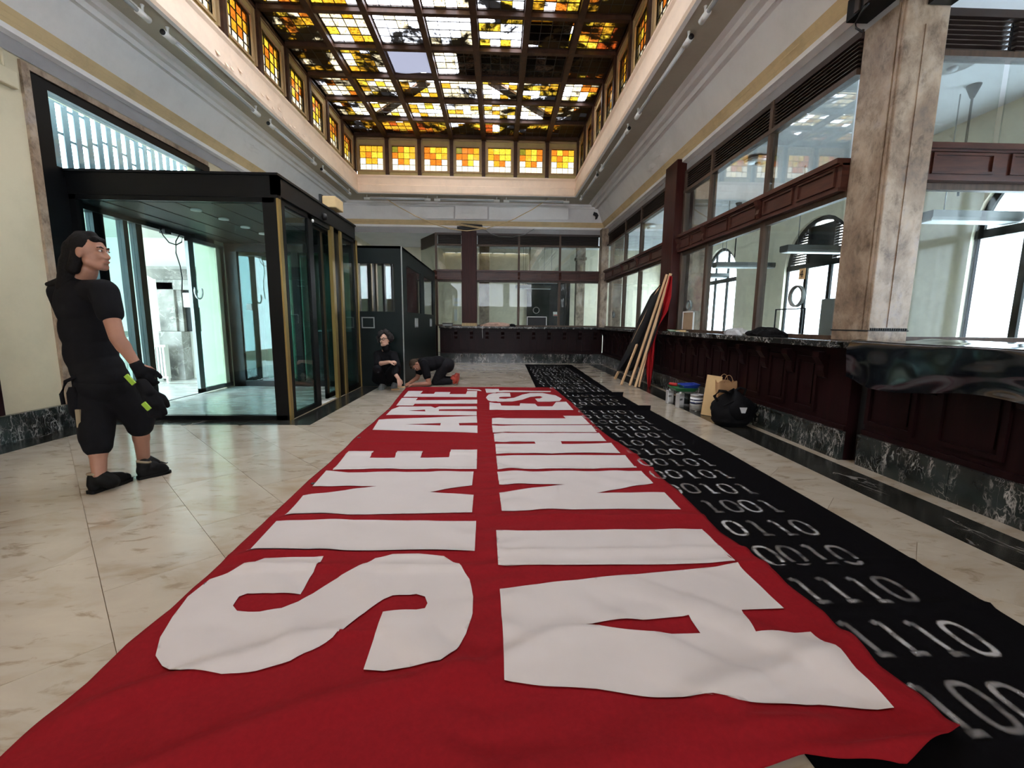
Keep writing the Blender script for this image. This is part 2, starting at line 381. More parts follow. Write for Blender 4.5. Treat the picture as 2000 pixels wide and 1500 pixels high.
# --- floor and its tiles
floor = put('floor', B(-9.5, YF, -.10, 6.8, 18, -.006), 'grout'); tag(floor, 'polished cream marble floor laid in diagonal slabs', 'floor', kind='structure')
def tile_poly(a0, a1, b0, b1):        # a = x+y, b = x-y
    return [((a+b)/2, (a-b)/2) for a, b in ((a0, b0), (a0, b1), (a1, b1), (a1, b0))]
ntile = 0
TA, TB = .64, 1.235
def clip_many(poly, rects):
    return [p for p in (clip_poly(poly, *r) for r in rects) if len(p) > 2]
def area(p): return abs(sum(p[i-1][0]*p[i][1]-p[i][0]*p[i-1][1] for i in range(len(p))))/2
rects = [(-4.37, .9, -2.16, 4.99), (-2.16, .9, 2.62, 12.55)]
rest = MB()
for ia in range(-16, 40):
    for ib in range(-20, 14):
        a0 = .10+ia*TA; b0 = -6.05+ib*TB+(TB/2 if ia % 2 else 0)
        poly = tile_poly(a0+.0016, a0+TA-.0016, b0+.0016, b0+TB-.0016)
        for pc in clip_many(poly, rects):
            if area(pc) < .004: continue
            put('tile', MB().prism([(x, y, -.02) for x, y in pc], (0, 0, .02)), 'floor_marble', floor); ntile += 1
        for pc in clip_many(poly, [(-4.37, YF, 2.62, .9)]):
            if area(pc) > .004: rest.prism([(x, y, -.02) for x, y in pc], (0, 0, .02))
o = put('far_tiles', rest, 'floor_marble', floor); o['kind'] = 'stuff'
# dark border slabs along counter, left wall and round the entrance lobby box
def slabs(name, x0, x1, y0, y1, step, m, along='y', z=0.):
    a, e = (y0, y1) if along == 'y' else (x0, x1); k = 0
    while a < e-.02:
        b = min(a+step*(.9+.2*random.random()), e)
        if along == 'y': put(name, B(x0+.002, a+.002, -.02, x1-.002, b-.002, z), m, floor)
        else: put(name, B(a+.002, y0+.002, -.02, b-.002, y1-.002, z), m, floor)
        a = b; k += 1
slabs('border_slab', 2.62, 2.97, -2, 12.55, 1.15, 'black_marble_floor')
slabs('border_slab', -4.75, -4.37, -1, 5.0, 1.1, 'black_marble_floor')
slabs('border_slab', -4.75, -2.16, 4.99, 5.24, .9, 'black_marble_floor', 'x')
slabs('border_slab', -2.47, -2.16, 5.24, 8.0, .95, 'black_marble_floor')
slabs('edge_slab', 2.97, 3.12, -2, 12.9, 1.3, 'floor_marble')
slabs('edge_slab', -1.71, 2.97, 12.55, 12.85, 1.2, 'floor_marble', 'x')
slabs('lobby_slab', -4.75, -2.52, 5.30, 8.0, .9, 'floor_marble_pale')
put('lobby_paving', B(-9.4, 3.0, -.02, -4.76, 9.2, 0), 'floor_marble_pale', floor)
put('office_paving', B(3.5, -8.9, -.02, 6.6, 17.9, 0), 'floor_marble_pale', floor)
put('office_paving', B(-4.7, 13.6, -.02, 3.5, 17.9, 0), 'floor_marble_pale', floor)

# --- left wall with its opening for the entrance, plinth of dark marble slabs
wl = MB()
wl.box(XL-.35, YF, 0, XL, 4.93, 4.2)                 # before the opening
wl.box(XL-.35, 4.93, 3.66, XL, 7.75, 4.2)            # above it
wl.box(XL-.35, 7.75, 0, XL, 18, 4.2)
wall_left = put('wall_left', wl, 'wall_cream'); tag(wall_left, 'cream plastered wall on the left', 'wall', kind='structure')
bl = B(XL, YF, 0, XL+.05, -1, .26)
base_l = put('baseboard_left', bl, 'black_marble'); tag(base_l, 'dark veined marble plinth along the left wall', 'plinth', kind='structure')
a = -1.0
for b in (.2, 1.3, 2.4, 3.35, 4.1, 4.5, 4.9):
    put('plinth_slab', B(XL, a+.002, .0, XL+.06+.004*random.random(), b-.002, .26), 'black_marble', base_l); a = b
put('plinth_slab', B(XL, 8.1, 0, XL+.06, 12.8, .26), 'black_marble', base_l)
# stone reveal of the opening
tr1 = put('trim_1', MB().box(XL-.3, 4.87, .26, XL+.03, 4.95, 3.72).box(XL-.3, 4.95, 3.66, XL+.03, 7.7, 3.72), 'column_marble'); tag(tr1, 'narrow marble reveal round the entrance opening', 'trim', kind='structure')
# dark door leaf edge at the far left of the picture
d1 = put('door_1', MB().box(XL, 3.1, .27, XL+.06, 4.24, 2.7), 'mahogany_dark'); tag(d1, 'dark wooden door on the cream left wall', 'door', kind='structure')
for z0, z1 in ((.4, 1.3), (1.45, 2.55)): put('door_panel', B(XL+.055, 3.25, z0, XL+.075, 4.09, z1), 'mahogany_dark', d1, bevel=.01)
put('door_handle', MB().tube([(XL+.06, 4.12, 1.38), (XL+.12, 4.12, 1.38), (XL+.12, 4.0, 1.38)], .01), 'brass', d1)

# --- unseen street front behind, window openings added as fill light for the hall
wf = MB(); wx = [-4.75, -4.1, -2.1, -1.6, .4, .9, 2.7, 3.6]
for i in range(0, 8, 2): wf.box(wx[i], YF-.3, 0, wx[i+1], YF, 6.0)
for i in range(1, 7, 2): wf.box(wx[i], YF-.3, 4.2, wx[i+1], YF, 6.0).box(wx[i], YF-.3, 0, wx[i+1], YF, 2.4)
wf.box(3.6, YF-.3, 0, 6.7, YF, 6.0)
tag(put('wall_front', wf, 'wall_cream'), 'cream street-front wall behind the viewer', 'wall', kind='structure')

# --- right partition zone: walls of the rooms behind the glazing
XW = 6.4
yc_win = (-2.6, 1.2, 5.0, 8.9, 12.8, 16.3)  # first one is unseen, added to brighten the office
wr = MB(); ys = [YF]
for c in yc_win: ys += [c-.95, c+.95]
ys.append(18.0)
for i in range(0, len(ys), 2): wr.box(XW, ys[i], 0, XW+.3, ys[i+1], 4.1)
for c in yc_win:
    wr.box(XW, c-.95, 0, XW+.3, c+.95, .5)
    n = 14                                                      # spandrel over a round arch
    for k in range(n):
        a0, a1 = PI*k/n, PI*(k+1)/n
        p0 = (c-.95*math.cos(a0), 2.40+.95*math.sin(a0)); p1 = (c-.95*math.cos(a1), 2.40+.95*math.sin(a1))
        wr.prism([(XW, p0[0], p0[1]), (XW, p1[0], p1[1]), (XW, p1[0], 4.1), (XW, p0[0], 4.1)], (.3, 0, 0))
tag(put('wall_right', wr, 'wall_room'), 'pale office wall with arched windows behind the glazed partition', 'wall', kind='structure')
tag(put('wall_back', MB().box(XL-.3, 17.4, 0, 6.7, 17.7, 4.1), 'wall_room'), 'pale wall of the office behind the back counter', 'wall', kind='structure')
cr = MB().box(XR+.02, 3.86, 3.98, 6.7, 18, 4.12).box(XL-.3, YB+.03, 3.98, XR+.02, 18, 4.12).box(XR+.3, YF, 3.98, 6.7, 3.86, 4.12)
tag(put('ceiling_office', cr, 'ceiling_room'), 'pale blue-grey office ceiling beyond the glass', 'ceiling', kind='structure')

# arched office windows
for wi, c in enumerate(yc_win):
    wroot = thing('window_%d' % (wi+1), 'tall arched office window with frosted panes, %s' % ('unseen, added behind the viewer to light the office', 'beside the viewer', 'to the right of the marble pillar', 'behind the round speaking ring', 'beyond the mahogany pillar', 'farthest along the office wall')[wi], 'window', (XW+.1, c, .5), kind='structure')
    f = MB()
    for y in (c-.95, c-.34, c+.34, c+.95): f.box(XW+.06, y-.04, .5, XW+.16, y+.04, 2.42)
    f.box(XW+.05, c-.95, .5, XW+.17, c+.95, .58).box(XW+.05, c-.95, 2.36, XW+.17, c+.95, 2.47)
    n = 20
    for k in range(n):
        a0, a1 = PI*k/n, PI*(k+1)/n
        f.prism([(XW+.06, c-r*math.cos(a), 2.4+r*math.sin(a)) for r, a in ((.95, a0), (.95, a1), (.86, a1), (.86, a0))], (.1, 0, 0))
    for s in (-.34, .34): f.box(XW+.06, c+s-.03, 2.4, XW+.16, c+s+.03, 2.4+math.sqrt(.9**2-.34**2))
    put('window_frame', f, 'black_metal', wroot)
    for y0, y1 in ((c-.91, c-.38), (c-.30, c+.30), (c+.38, c+.91)): put('pane', MB().add([(XW+.10, y0, .58), (XW+.10, y1, .58), (XW+.10, y1, 2.36), (XW+.10, y0, 2.36)], [(0, 3, 2, 1)]), 'glass_frosted', wroot)
    if wi == 3:          # slatted dark shutters in the arch
        for k in range(16):
            z = 2.5+k*.052; h = math.sqrt(max(.0, .86**2-(z+.03-2.4)**2))
            if h > .1:
                for y0, y1 in ((c-h, min(c-.37, c-.02)), (max(c+.37, c+.02), c+h)):
                    if y1-y0 > .04: put('slat', MB().prism([(XW+.08, y0, z), (XW+.12, y0, z+.045), (XW+.125, y0, z+.04), (XW+.085, y0, z-.005)], (0, y1-y0, 0)), 'black_metal', wroot)
        put('blind_panel', B(XW+.10, c-.31, 2.47, XW+.115, c+.31, 3.2), 'booth_green', wroot)
    else:
        vs = [(XW+.10, c-.86*math.cos(PI*k/n), 2.47+.80*math.sin(PI*k/n)) for k in range(n+1)]
        put('fanlight', MB().add(vs, [tuple(range(n+1))]), 'glass_frosted', wroot)

# --- ceiling ring: profile swept round the hall (offset from wall, height)
PROF = [  # right, left, back offsets, z, material of the segment that FOLLOWS
    (.012, .012, .012, 3.74, 'plaster_grey'), (.012, .012, .012, 3.885, 'plaster_white'), (.10, .08, .06, 3.90, 'plaster_white'), (.10, .08, .06, 3.955, 'plaster_yellow'),
    (.125, .105, .085, 3.985, 'plaster_yellow'), (.12, .10, .08, 3.992, 'plaster_yellow'), (.15, .13, .11, 4.03, 'plaster_yellow'), (.145, .125, .105, 4.037, 'plaster_yellow'), (.175, .155, .135, 4.08, 'plaster_white'),
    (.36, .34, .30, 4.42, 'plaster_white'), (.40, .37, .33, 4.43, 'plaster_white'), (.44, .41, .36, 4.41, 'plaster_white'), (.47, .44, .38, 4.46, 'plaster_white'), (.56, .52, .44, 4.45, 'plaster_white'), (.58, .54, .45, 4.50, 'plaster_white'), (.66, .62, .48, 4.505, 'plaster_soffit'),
    (1.12, 1.04, 1.2, 4.505, 'plaster_white'), (1.13, 1.05, 1.21, 4.48, 'plaster_white'), (1.18, 1.10, 1.27, 4.485, 'plaster_lip'), (1.20, 1.12, 1.29, 4.52, 'plaster_lip'), (1.20, 1.12, 1.29, 4.68, 'plaster_lip'), (1.175, 1.095, 1.265, 4.70, 'plaster_lip'), (1.175, 1.095, 1.265, 4.86, 'plaster_lip'), (1.20, 1.12, 1.29, 4.90, 'plaster_lip'), (1.20, 1.12, 1.29, 4.93, 'clerestory_ochre'),
    (1.10, 1.02, 1.15, 4.94, 'clerestory_ochre')]
YC0 = -4.6                                             # near end of the well under the roof light
def ring(pt):
    r, l, b, z = pt[:4]
    return [Vector((XL+l, YF, z)), Vector((XL+l, YB-b, z)), Vector((XR-r, YB-b, z)), Vector((XR-r, YF, z))]
byname = {}
for i in range(len(PROF)-1):
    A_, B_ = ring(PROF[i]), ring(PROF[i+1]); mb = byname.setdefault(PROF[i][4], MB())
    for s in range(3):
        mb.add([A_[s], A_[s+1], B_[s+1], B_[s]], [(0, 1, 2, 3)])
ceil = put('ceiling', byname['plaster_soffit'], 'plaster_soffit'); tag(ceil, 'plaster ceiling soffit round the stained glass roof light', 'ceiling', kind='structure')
put('frieze', byname['plaster_white'], 'plaster_white', ceil); put('stripe_moulding', byname['plaster_yellow'], 'plaster_yellow', ceil)
put('head_fascia', byname['plaster_grey'], 'plaster_grey', ceil); put('roof_light_lip', byname['plaster_lip'], 'plaster_lip', ceil); put('sill_ledge', byname['clerestory_ochre'], 'clerestory_ochre', ceil)
put('ceiling_end', MB().box(XL, YF, 4.2, XR, YF+.1, 6.2), 'plaster_white', ceil)
up = MB().box(XL-.3, YF, 4.2, XL, YB+.2, 4.5).box(XR, YF, 4.12, XR+.3, YB, 4.5).box(XL, YB, 4.12, XR+.3, YB+.3, 4.5)
up.box(XL-.3, YF, 4.56, -3.9, YB+.3, 4.62).box(2.35, YF, 4.56, XR+.3, YB+.3, 4.62).box(-3.9, 12.45, 4.56, 2.35, YB+.3, 4.62)
put('roof_deck', up, 'plaster_grey', ceil)

# ------------------------------------------------------------------ clerestory and stained-glass roof light
CX0, CX1, CY1 = XL+1.02, XR-1.10, 12.2
ZC0, ZC1 = 4.94, 5.88
COLW = (CX1-CX0)/7; ROWH = .912
YROW = [12.06-ROWH*k for k in range(19)]
def unit_pane(name, sx, sy, t=.006):       # lies in XY, centred
    return B(-sx/2, -sy/2, -t/2, sx/2, sy/2, t/2).mesh(name)
PAT = [['amber', 'yellow', 'orange', 'amber'], ['amber', 'orange', 'yellow', 'amber'], ['white', 'amber', 'amber', 'white'], ['white', 'pale', 'white', 'white']]
GW, GH = .60, .60
cler_pane = unit_pane('clerestory_pane', GW/4-.008, GH/4-.008)
def clerestory(n, c, side, lab):
    """one small leaded window of four by four panes; side: 'back', 'left', 'right'"""
    root = thing('window_%d' % n, lab, 'window', c, kind='structure')
    def P(s, d, z):          # along the wall, out into the hall, up
        return {'back': (c[0]+s, c[1]-d, z), 'left': (c[0]+d, c[1]+s, z), 'right': (c[0]-d, c[1]+s, z)}[side]
    def bx(mb, s0, d0, z0, s1, d1, z1): a, b = P(s0, d0, z0), P(s1, d1, z1); mb.box(*a, *b); return mb
    z0 = 5.09; z1 = z0+GH; hw = GW/2; pitch = COLW if side == 'back' else ROWH
    fr = MB(); half = pitch/2-.045
    for s0, s1, a, b in ((-half, -hw, ZC0, ZC1), (hw, half, ZC0, ZC1), (-hw, hw, ZC0, z0), (-hw, hw, z1, ZC1)): bx(fr, s0, -.06, a, s1, .0, b)
    put('surround', fr, 'clerestory_ochre' , root)
    f2 = MB(); e = .035
    for s0, s1, a, b in ((-hw-e, -hw, z0-e, z1+e), (hw, hw+e, z0-e, z1+e), (-hw, hw, z0-e, z0), (-hw, hw, z1, z1+e)): bx(f2, s0, -.02, a, s1, .025, b)
    for s0, s1, a, b in ((-half, -half+.03, ZC0+.1, ZC1), (half-.03, half, ZC0+.1, ZC1), (-half, half, ZC1-.05, ZC1)): bx(f2, s0, 0, a, s1, .03, b)
    put('casing', f2, 'clerestory_frame', root)
    ld = MB()
    for k in range(5):
        bx(ld, -hw+GW*k/4-.004, -.036, z0, -hw+GW*k/4+.004, -.022, z1); bx(ld, -hw, -.036, z0+GH*k/4-.004, hw, -.022, z0+GH*k/4+.004)
    put('came', ld, 'lead', root)
    rot = (PI/2, 0, 0) if side == 'back' else (PI/2, 0, PI/2)
    rnd = random.Random(n*13)
    for r in range(4):
        for q in range(4):
            col = PAT[r][q]
            if r < 2: col = rnd.choice(['amber', 'yellow', 'orange', 'amber', 'orange']) if rnd.random() < .6 else col
            if r == 0 and q == 0 and n % 2: col = 'green'
            if r == 2 and q in (1, 2): col = rnd.choice(['amber', 'orange', 'yellow'])
            if r == 3: col = 'white' if rnd.random() < .8 else 'pale'
            inst('pane', cler_pane, 'pane_'+col, root, P(-hw+GW*(q+.5)/4, -.029, z1-GH*(r+.5)/4), rot)
    return root
ORD = ['first', 'second', 'third', 'fourth', 'fifth', 'sixth', 'seventh', 'eighth', 'ninth']
wn = 20
for k in range(7):
    clerestory(wn, (CX0+COLW*(k+.5), CY1, ZC0), 'back', 'small amber leaded glass window in the end row, %s from left' % ORD[k]); wn += 1
for k in range(9):
    yc = 12.06-ROWH*(k+.5)
    clerestory(wn, (CX0, yc, ZC0), 'left', 'small amber leaded glass window under roof light, left row, %s from far end' % ORD[k]); wn += 1
    clerestory(wn, (CX1, yc, ZC0), 'right', 'small amber leaded glass window under roof light, right row, %s from far end' % ORD[k]); wn += 1
# posts between them and plain walling nearer than the windows
cw = MB()
yn = 12.06-ROWH*9
cw.box(CX0-.06, YC0, ZC0, CX0, yn, ZC1).box(CX1, YC0, ZC0, CX1+.06, yn, ZC1).box(CX0, YC0-.06, 4.5, CX1, YC0, ZC1)
cw.box(CX0-.06, 12.06, ZC0, CX0, CY1+.06, ZC1).box(CX1, 12.06, ZC0, CX1+.06, CY1+.06, ZC1)
cw.box(CX0-.3, YF, 4.5, CX1+.3, YC0, 4.6)
wc = put('wall_clerestory', cw, 'clerestory_ochre'); tag(wc, 'ochre walling carrying the roof light', 'wall', kind='structure')
def post(x0, y0, x1, y1): put('post', B(x0, y0, ZC0+.02, x1, y1, ZC1+.02), 'skylight_wood', wc)
for k in range(1, 7): x = CX0+COLW*k; post(x-.045, CY1-.07, x+.045, CY1+.05)
for k in range(0, 10):
    y = 12.06-ROWH*k
    post(CX0-.05, y-.045, CX0+.07, y+.045); post(CX1-.07, y-.045, CX1+.05, y+.045)

sky = thing('ceiling_roof_light', 'large gridded stained glass roof light, amber and white panes under leaf litter', 'skylight', (CX0, YC0, ZC1), kind='structure')
ZS = 5.93
for k in range(8):
    x = CX0+COLW*k; put('long_bar', MB().box(x-.05, YC0, ZS-.09, x+.05, 12.2, ZS+.02).box(x-.065, YC0, ZS-.01, x+.065, 12.2, ZS+.02), 'skylight_wood', sky)
for k, y in enumerate(YROW):
    if y > YC0: put('cross_bar', MB().box(CX0, y-.04, ZS-.075, CX1, y+.04, ZS+.02).box(CX0, y-.055, ZS-.01, CX1, y+.055, ZS+.02), 'skylight_wood', sky)
put('edge_beam', MB().box(CX0-.06, 12.1, ZC1, CX1+.06, CY1+.1, ZS+.1).box(CX0-.1, YC0, ZC1, CX0+.05, CY1, ZS+.1).box(CX1-.05, YC0, ZC1, CX1+.1, CY1, ZS+.1), 'skylight_wood', sky)
PWx, PHy = COLW-.13, ROWH-.11
came = MB()
for k in range(5): came.box(-PWx/2+PWx*k/4-.005, -PHy/2, -.006, -PWx/2+PWx*k/4+.005, PHy/2, .006).box(-PWx/2, -PHy/2+PHy*k/4-.005, -.006, PWx/2, -PHy/2+PHy*k/4+.005, .006)
came_me = came.mesh('roof_came'); roof_pane = unit_pane('roof_pane', PWx/4-.010, PHy/4-.010)
rnd = random.Random(5)
TONE = {0: ['amber', 'orange', 'yellow', 'amber', 'pale'], 1: ['pale', 'yellow', 'silver', 'amber', 'pale'], 2: ['silver', 'silver', 'silver', 'pale', 'silver'], 3: ['silver', 'silver', 'pale', 'silver'], 4: ['silver', 'yellow', 'silver', 'silver'], 5: ['yellow', 'amber', 'silver', 'orange'], 6: ['orange', 'amber', 'red', 'yellow']}
BROKEN = (2, 3)
for r in range(18):
    if YROW[r]-ROWH < YC0: break
    for q in range(7):
        c = Vector((CX0+COLW*(q+.5), YROW[r]-ROWH/2, ZS))
        if (q, r) == BROKEN: continue
        pan = inst('glazing_panel', came_me, 'lead', sky, c)
        tone = TONE[q]
        if r in (1, 2): tone = ['silver', 'pale', 'yellow', 'silver', 'amber', 'pale'] if 1 <= q <= 5 else ['amber', 'yellow', 'pale', 'orange', 'silver']
        if r == 0: tone = ['orange', 'amber', 'yellow', 'amber', 'red', 'silver']
        if 6 <= r <= 9: tone = ['silver', 'silver', 'pale', 'silver', 'yellow']  # mostly clear panes out of view, chosen to brighten the hall below
        if r > 9: tone = ['amber', 'pale', 'orange', 'amber', 'orange', 'yellow']  # tinted panes out of view, chosen to dim the near floor
        if 3 <= r <= 5:
            for i in range(4):
                for j in range(4):
                    inst('pane', roof_pane, 'roof_pane_'+rnd.choice(tone), pan, (c.x-PWx/2+PWx*(i+.5)/4, c.y-PHy/2+PHy*(j+.5)/4, ZS))
        else:
            groups = {}
            for i in range(4):
                for j in range(4):
                    x, y = c.x-PWx/2+PWx*(i+.5)/4, c.y-PHy/2+PHy*(j+.5)/4
                    groups.setdefault(rnd.choice(tone), MB()).box(x-PWx/8+.005, y-PHy/8+.005, ZS-.003, x+PWx/8-.005, y+PHy/8-.005, ZS+.003)
            mb = MB(); mi = []; names = sorted(groups)
            for gi, g in enumerate(names): mb.add(groups[g].v, groups[g].f); mi += [gi]*len(groups[g].f)
            o = put('leaded_panes', mb, 'roof_pane_'+names[0], pan); o['kind'] = 'stuff'
            for g in names[1:]: o.data.materials.append(MATS['roof_pane_'+g])
            o.data.polygons.foreach_set('material_index', mi)
# the broken bay: a loose white sheet lies over the hole
m_frosted('sheet_white', (.030, .030, .036), .0)
def sheet(u, v):
    x = CX0+COLW*(BROKEN[0]+.07+.86*u); y = YROW[BROKEN[1]]-ROWH*(.94-.88*v)
    return (x, y, ZS+.015-.10*max(0, u-.72)*(v) + .02*math.sin(5*u+3*v) + .015*noise.noise((x*3, y*3, 1)))
put('loose_sheet', MB().grid(14, 14, sheet), 'sheet_white', sky)
# weathered boards someone laid over leaking panels
for (q0, q1, r, a, b) in ((3.55, 4.02, 3, .02, .96), (4.03, 4.97, 3, .03, .97), (5.03, 5.97, 3, .05, .80), (3.05, 3.95, 6, .05, .95), (5.02, 5.9, 4, .10, .75), (6.05, 6.9, 3, .20, .98)):
    put('roof_board', B(CX0+COLW*q0, YROW[r]-ROWH*b, ZS+.022, CX0+COLW*q1, YROW[r]-ROWH*a, ZS+.04), 'roof_timber', sky)
# dark bars standing in for the outer roof's brace shadows across the glass
for (a, b) in (((738, 226), (832, 160)), ((960, 160), (1082, 236))):
    p, q = fl(*a, 6.02), fl(*b, 6.02); put('brace_shadow_bar', MB().obox(p, q, .20, .05), 'roof_timber', sky)

# ------------------------------------------------------------------ counters and glazed partitions
def frame_map(kind):
    # s along the partition, d out towards the hall, z
    return {'right': lambda s, d, z: Vector((XR-d, s, z)), 'back': lambda s, d, z: Vector((s, YB-d, z)), 'return': lambda s, d, z: Vector((s, 3.86-d, z))}[kind]
def partition(kind, label, bays, mulls, s0, s1, louver=True, rings=(), wood_back='walnut_frame'):
    P = frame_map(kind)
    def bx(mb, a0, d0, z0, a1, d1, z1): p, q = P(a0, d0, z0), P(a1, d1, z1); return mb.box(*p, *q)
    root = thing('glazed_partition', label, 'partition', P((s0+s1)/2, 0, 1.06))
    for s in mulls:
        put('mullion', bx(bx(MB(), s-.035, -.05, 1.06, s+.035, .035, 2.42), s-.028, -.05, 2.68, s+.028, .04, 3.756), 'walnut_frame', root)
    put('head_rail', bx(MB(), s0, -.04, 3.70, s1, .03, 3.76), 'louver', root)
    put('middle_rail', bx(bx(MB(), s0, -.05, 3.395, s1, .045, 3.44), s0, -.04, 2.36, s1, .02, 2.42), 'walnut_frame', root)
    put('bottom_rail', bx(MB(), s0, -.03, 1.06, s1, .03, 1.10), 'walnut_frame', root)
    for bi, (a, b) in enumerate(bays):
        beam = put('frieze_beam', bx(bx(bx(bx(MB(), a, -.04, 2.44, b, .075, 2.66), a, -.05, 2.655, b, .13, 2.70), a, -.05, 2.64, b, .10, 2.66), a, -.05, 2.414, b, .095, 2.445), 'mahogany', root)
        npan = 2 if b-a > .8 else 1
        for k in range(npan):
            u0 = a+.07+(b-a-.07)*k/npan; u1 = a+(b-a-.07)*(k+1)/npan; fr = MB()
            for w0, w1, z0, z1 in ((u0, u1, 2.615, 2.635), (u0, u1, 2.468, 2.488), (u0, u0+.022, 2.488, 2.615), (u1-.022, u1, 2.488, 2.615)): bx(fr, w0, .07, z0, w1, .093, z1)
            put('panel_moulding', fr, 'mahogany', beam)
        if louver:
            lv = put('louver_back', bx(MB(), a+.03, -.045, 3.44, b-.03, -.03, 3.70), 'matt_black', root)
            for k in range(7):
                z = 3.45+k*.036
                p = [P(a+.03, -.02, z), P(a+.03, .02, z+.006), P(a+.03, .02, z+.014), P(a+.03, -.02, z+.026)]
                put('slat', MB().prism(p, P(b-.03, 0, 0)-P(a+.03, 0, 0)), 'louver', lv)
        put('upper_pane', bx(MB(), a+.03, -.006, 2.70, b-.03, .006, 3.40), 'glass_reflective', root)
        put('lower_pane', bx(MB(), a+.03, -.006, 1.10, b-.03, .006, 2.37), 'glass_clear', root)
    for s in mulls:       # carved consoles on the beam over each mullion
        cs = MB(); prof = [(.08, 2.42), (.10, 2.45), (.115, 2.50), (.105, 2.55), (.13, 2.60), (.15, 2.655), (.0, 2.655), (.0, 2.42)]
        cs.prism([P(s-.03, d, z) for d, z in prof], P(s+.03, 0, 0)-P(s-.03, 0, 0)); put('console', cs, 'mahogany', root)
    for s, z, r in rings:
        c = P(s, 0, z); ax = 'X' if kind == 'right' else 'Y'
        put('speaking_ring', MB().lathe(c, [(r, -.018), (r, .018), (r-.02, .018), (r-.02, -.018), (r, -.018)], 28, ax), 'grey_metal', root)
    return root
partition('right', 'long brown glazed counter screen along the right side, amber windows mirrored in it',
          [(4.12, 5.37), (5.37, 6.79), (6.79, 7.76), (8.28, 10.03), (10.03, 11.25), (11.25, 13.05)], [5.37, 6.79, 10.03, 11.25, 8.31, 7.73], 4.12, 13.05,
          rings=((4.68, 1.50, .115), (7.35, 1.50, .085), (12.2, 1.42, .085)))
partition('back', 'brown glazed screen above the far counter at the end of the hall',
          [(-1.80, -1.07), (-.64, .61), (.61, 1.83), (1.83, 3.0)], [-1.83, .61, 1.83, -.66, -1.05], -1.86, 3.0, rings=((1.15, 1.55, .10),))
partition('return', 'glazed screen running right from the near marble pillar', [(3.56, 4.24), (4.24, 5.3), (5.3, 6.4)], [5.3, 6.38], 3.56, 6.4)
# left end of the back screen turns away into the office
sc = thing('screen_return', 'short angled dark screen at left end of the far counter glazing', 'screen', (-2.1, 13.9, 1.06))
A0, A1 = Vector((-1.86, YB, 0)), Vector((-2.45, 14.4, 0))
def slab_ab(z0, z1, t=.05, a=0., b=1.):
    p, q = A0.lerp(A1, a), A0.lerp(A1, b); nrm = Vector((q.y-p.y, -(q.x-p.x), 0)).normalized()*t
    return MB().prism([p+Vector((0, 0, z0)), q+Vector((0, 0, z0)), q+nrm+Vector((0, 0, z0)), p+nrm+Vector((0, 0, z0))], (0, 0, z1-z0))
put('louver_panel', slab_ab(3.42, 3.756), 'louver', sc); put('rail', slab_ab(2.4, 2.7), 'mahogany', sc); put('rail', slab_ab(0, 1.1), 'mahogany_dark', sc)
put('pane', slab_ab(2.7, 3.42, .01), 'glass_reflective', sc); put('pane', slab_ab(1.1, 2.4, .01), 'glass_clear', sc)

# pillars
def pillar(name, label, x0, y0, x1, y1, z0, z1, m, cat='pillar', bead=False):
    r = thing(name, label, cat, ((x0+x1)/2, (y0+y1)/2, z0)); put('shaft', B(x0, y0, z0, x1, y1, z1), m, r, bevel=.008); return r
pm = pillar('marble_pillar', 'big brown and lilac marble pillar standing on the right counter', 3.19, 3.70, 3.54, 4.12, 1.06, 4.0, 'column_marble')
put('edge_bead', MB().box(3.180, 3.725, 1.16, 3.192, 3.745, 4.0).box(3.180, 3.765, 1.16, 3.192, 3.775, 4.0), 'column_marble', pm)
for k in range(17): put('tooth', B(3.205+k*.0195, 3.69, 1.155, 3.216+k*.0195, 3.702, 1.175), 'matt_black', pm)
put('base_strip', B(3.185, 3.695, 1.148, 3.545, 4.125, 1.158), 'matt_black', pm)
put('centre_strip', B(3.350, 3.693, 1.18, 3.372, 3.702, 3.55), 'column_marble', pm)
pillar('mahogany_pillar', 'dark mahogany square pillar in the right screen, flags leaning on it', 3.02, 7.76, 3.24, 8.28, 1.06, 3.95, 'mahogany_post')
pb = pillar('mahogany_pillar', 'red-brown mahogany pillar in the far screen', -1.07, 13.20, -.64, 13.45, 1.14, 3.80, 'mahogany_post')
put('pine_foot', B(-1.08, 13.19, 1.06, -.63, 13.45, 1.15), 'pine_board', pb)
pillar('stone_pillar', 'brown stone corner pillar where the two counter screens meet', 3.0, 13.05, 3.22, 13.37, 1.06, 3.9, 'column_marble')
for k, (x, y) in enumerate(((3.55, 8.05), (3.62, 13.7), (3.1, 16.9), (-.45, 14.6))):
    lab = ['slim grey stone column behind glass next to the mahogany pillar', 'grey stone column inside the office at the corner', 'grey stone pilaster with capital on the far office wall', 'thin grey stone column just behind the far mahogany pillar'][k]
    p = pillar('stone_column', lab, x-.16, y-.16, x+.16, y+.16, 0, 3.98, 'column_marble')
    put('capital', B(x-.2, y-.2, 3.5 if k == 2 else 3.8, x+.2, y+.2, 3.62 if k == 2 else 3.97), 'column_marble', p, bevel=.02)

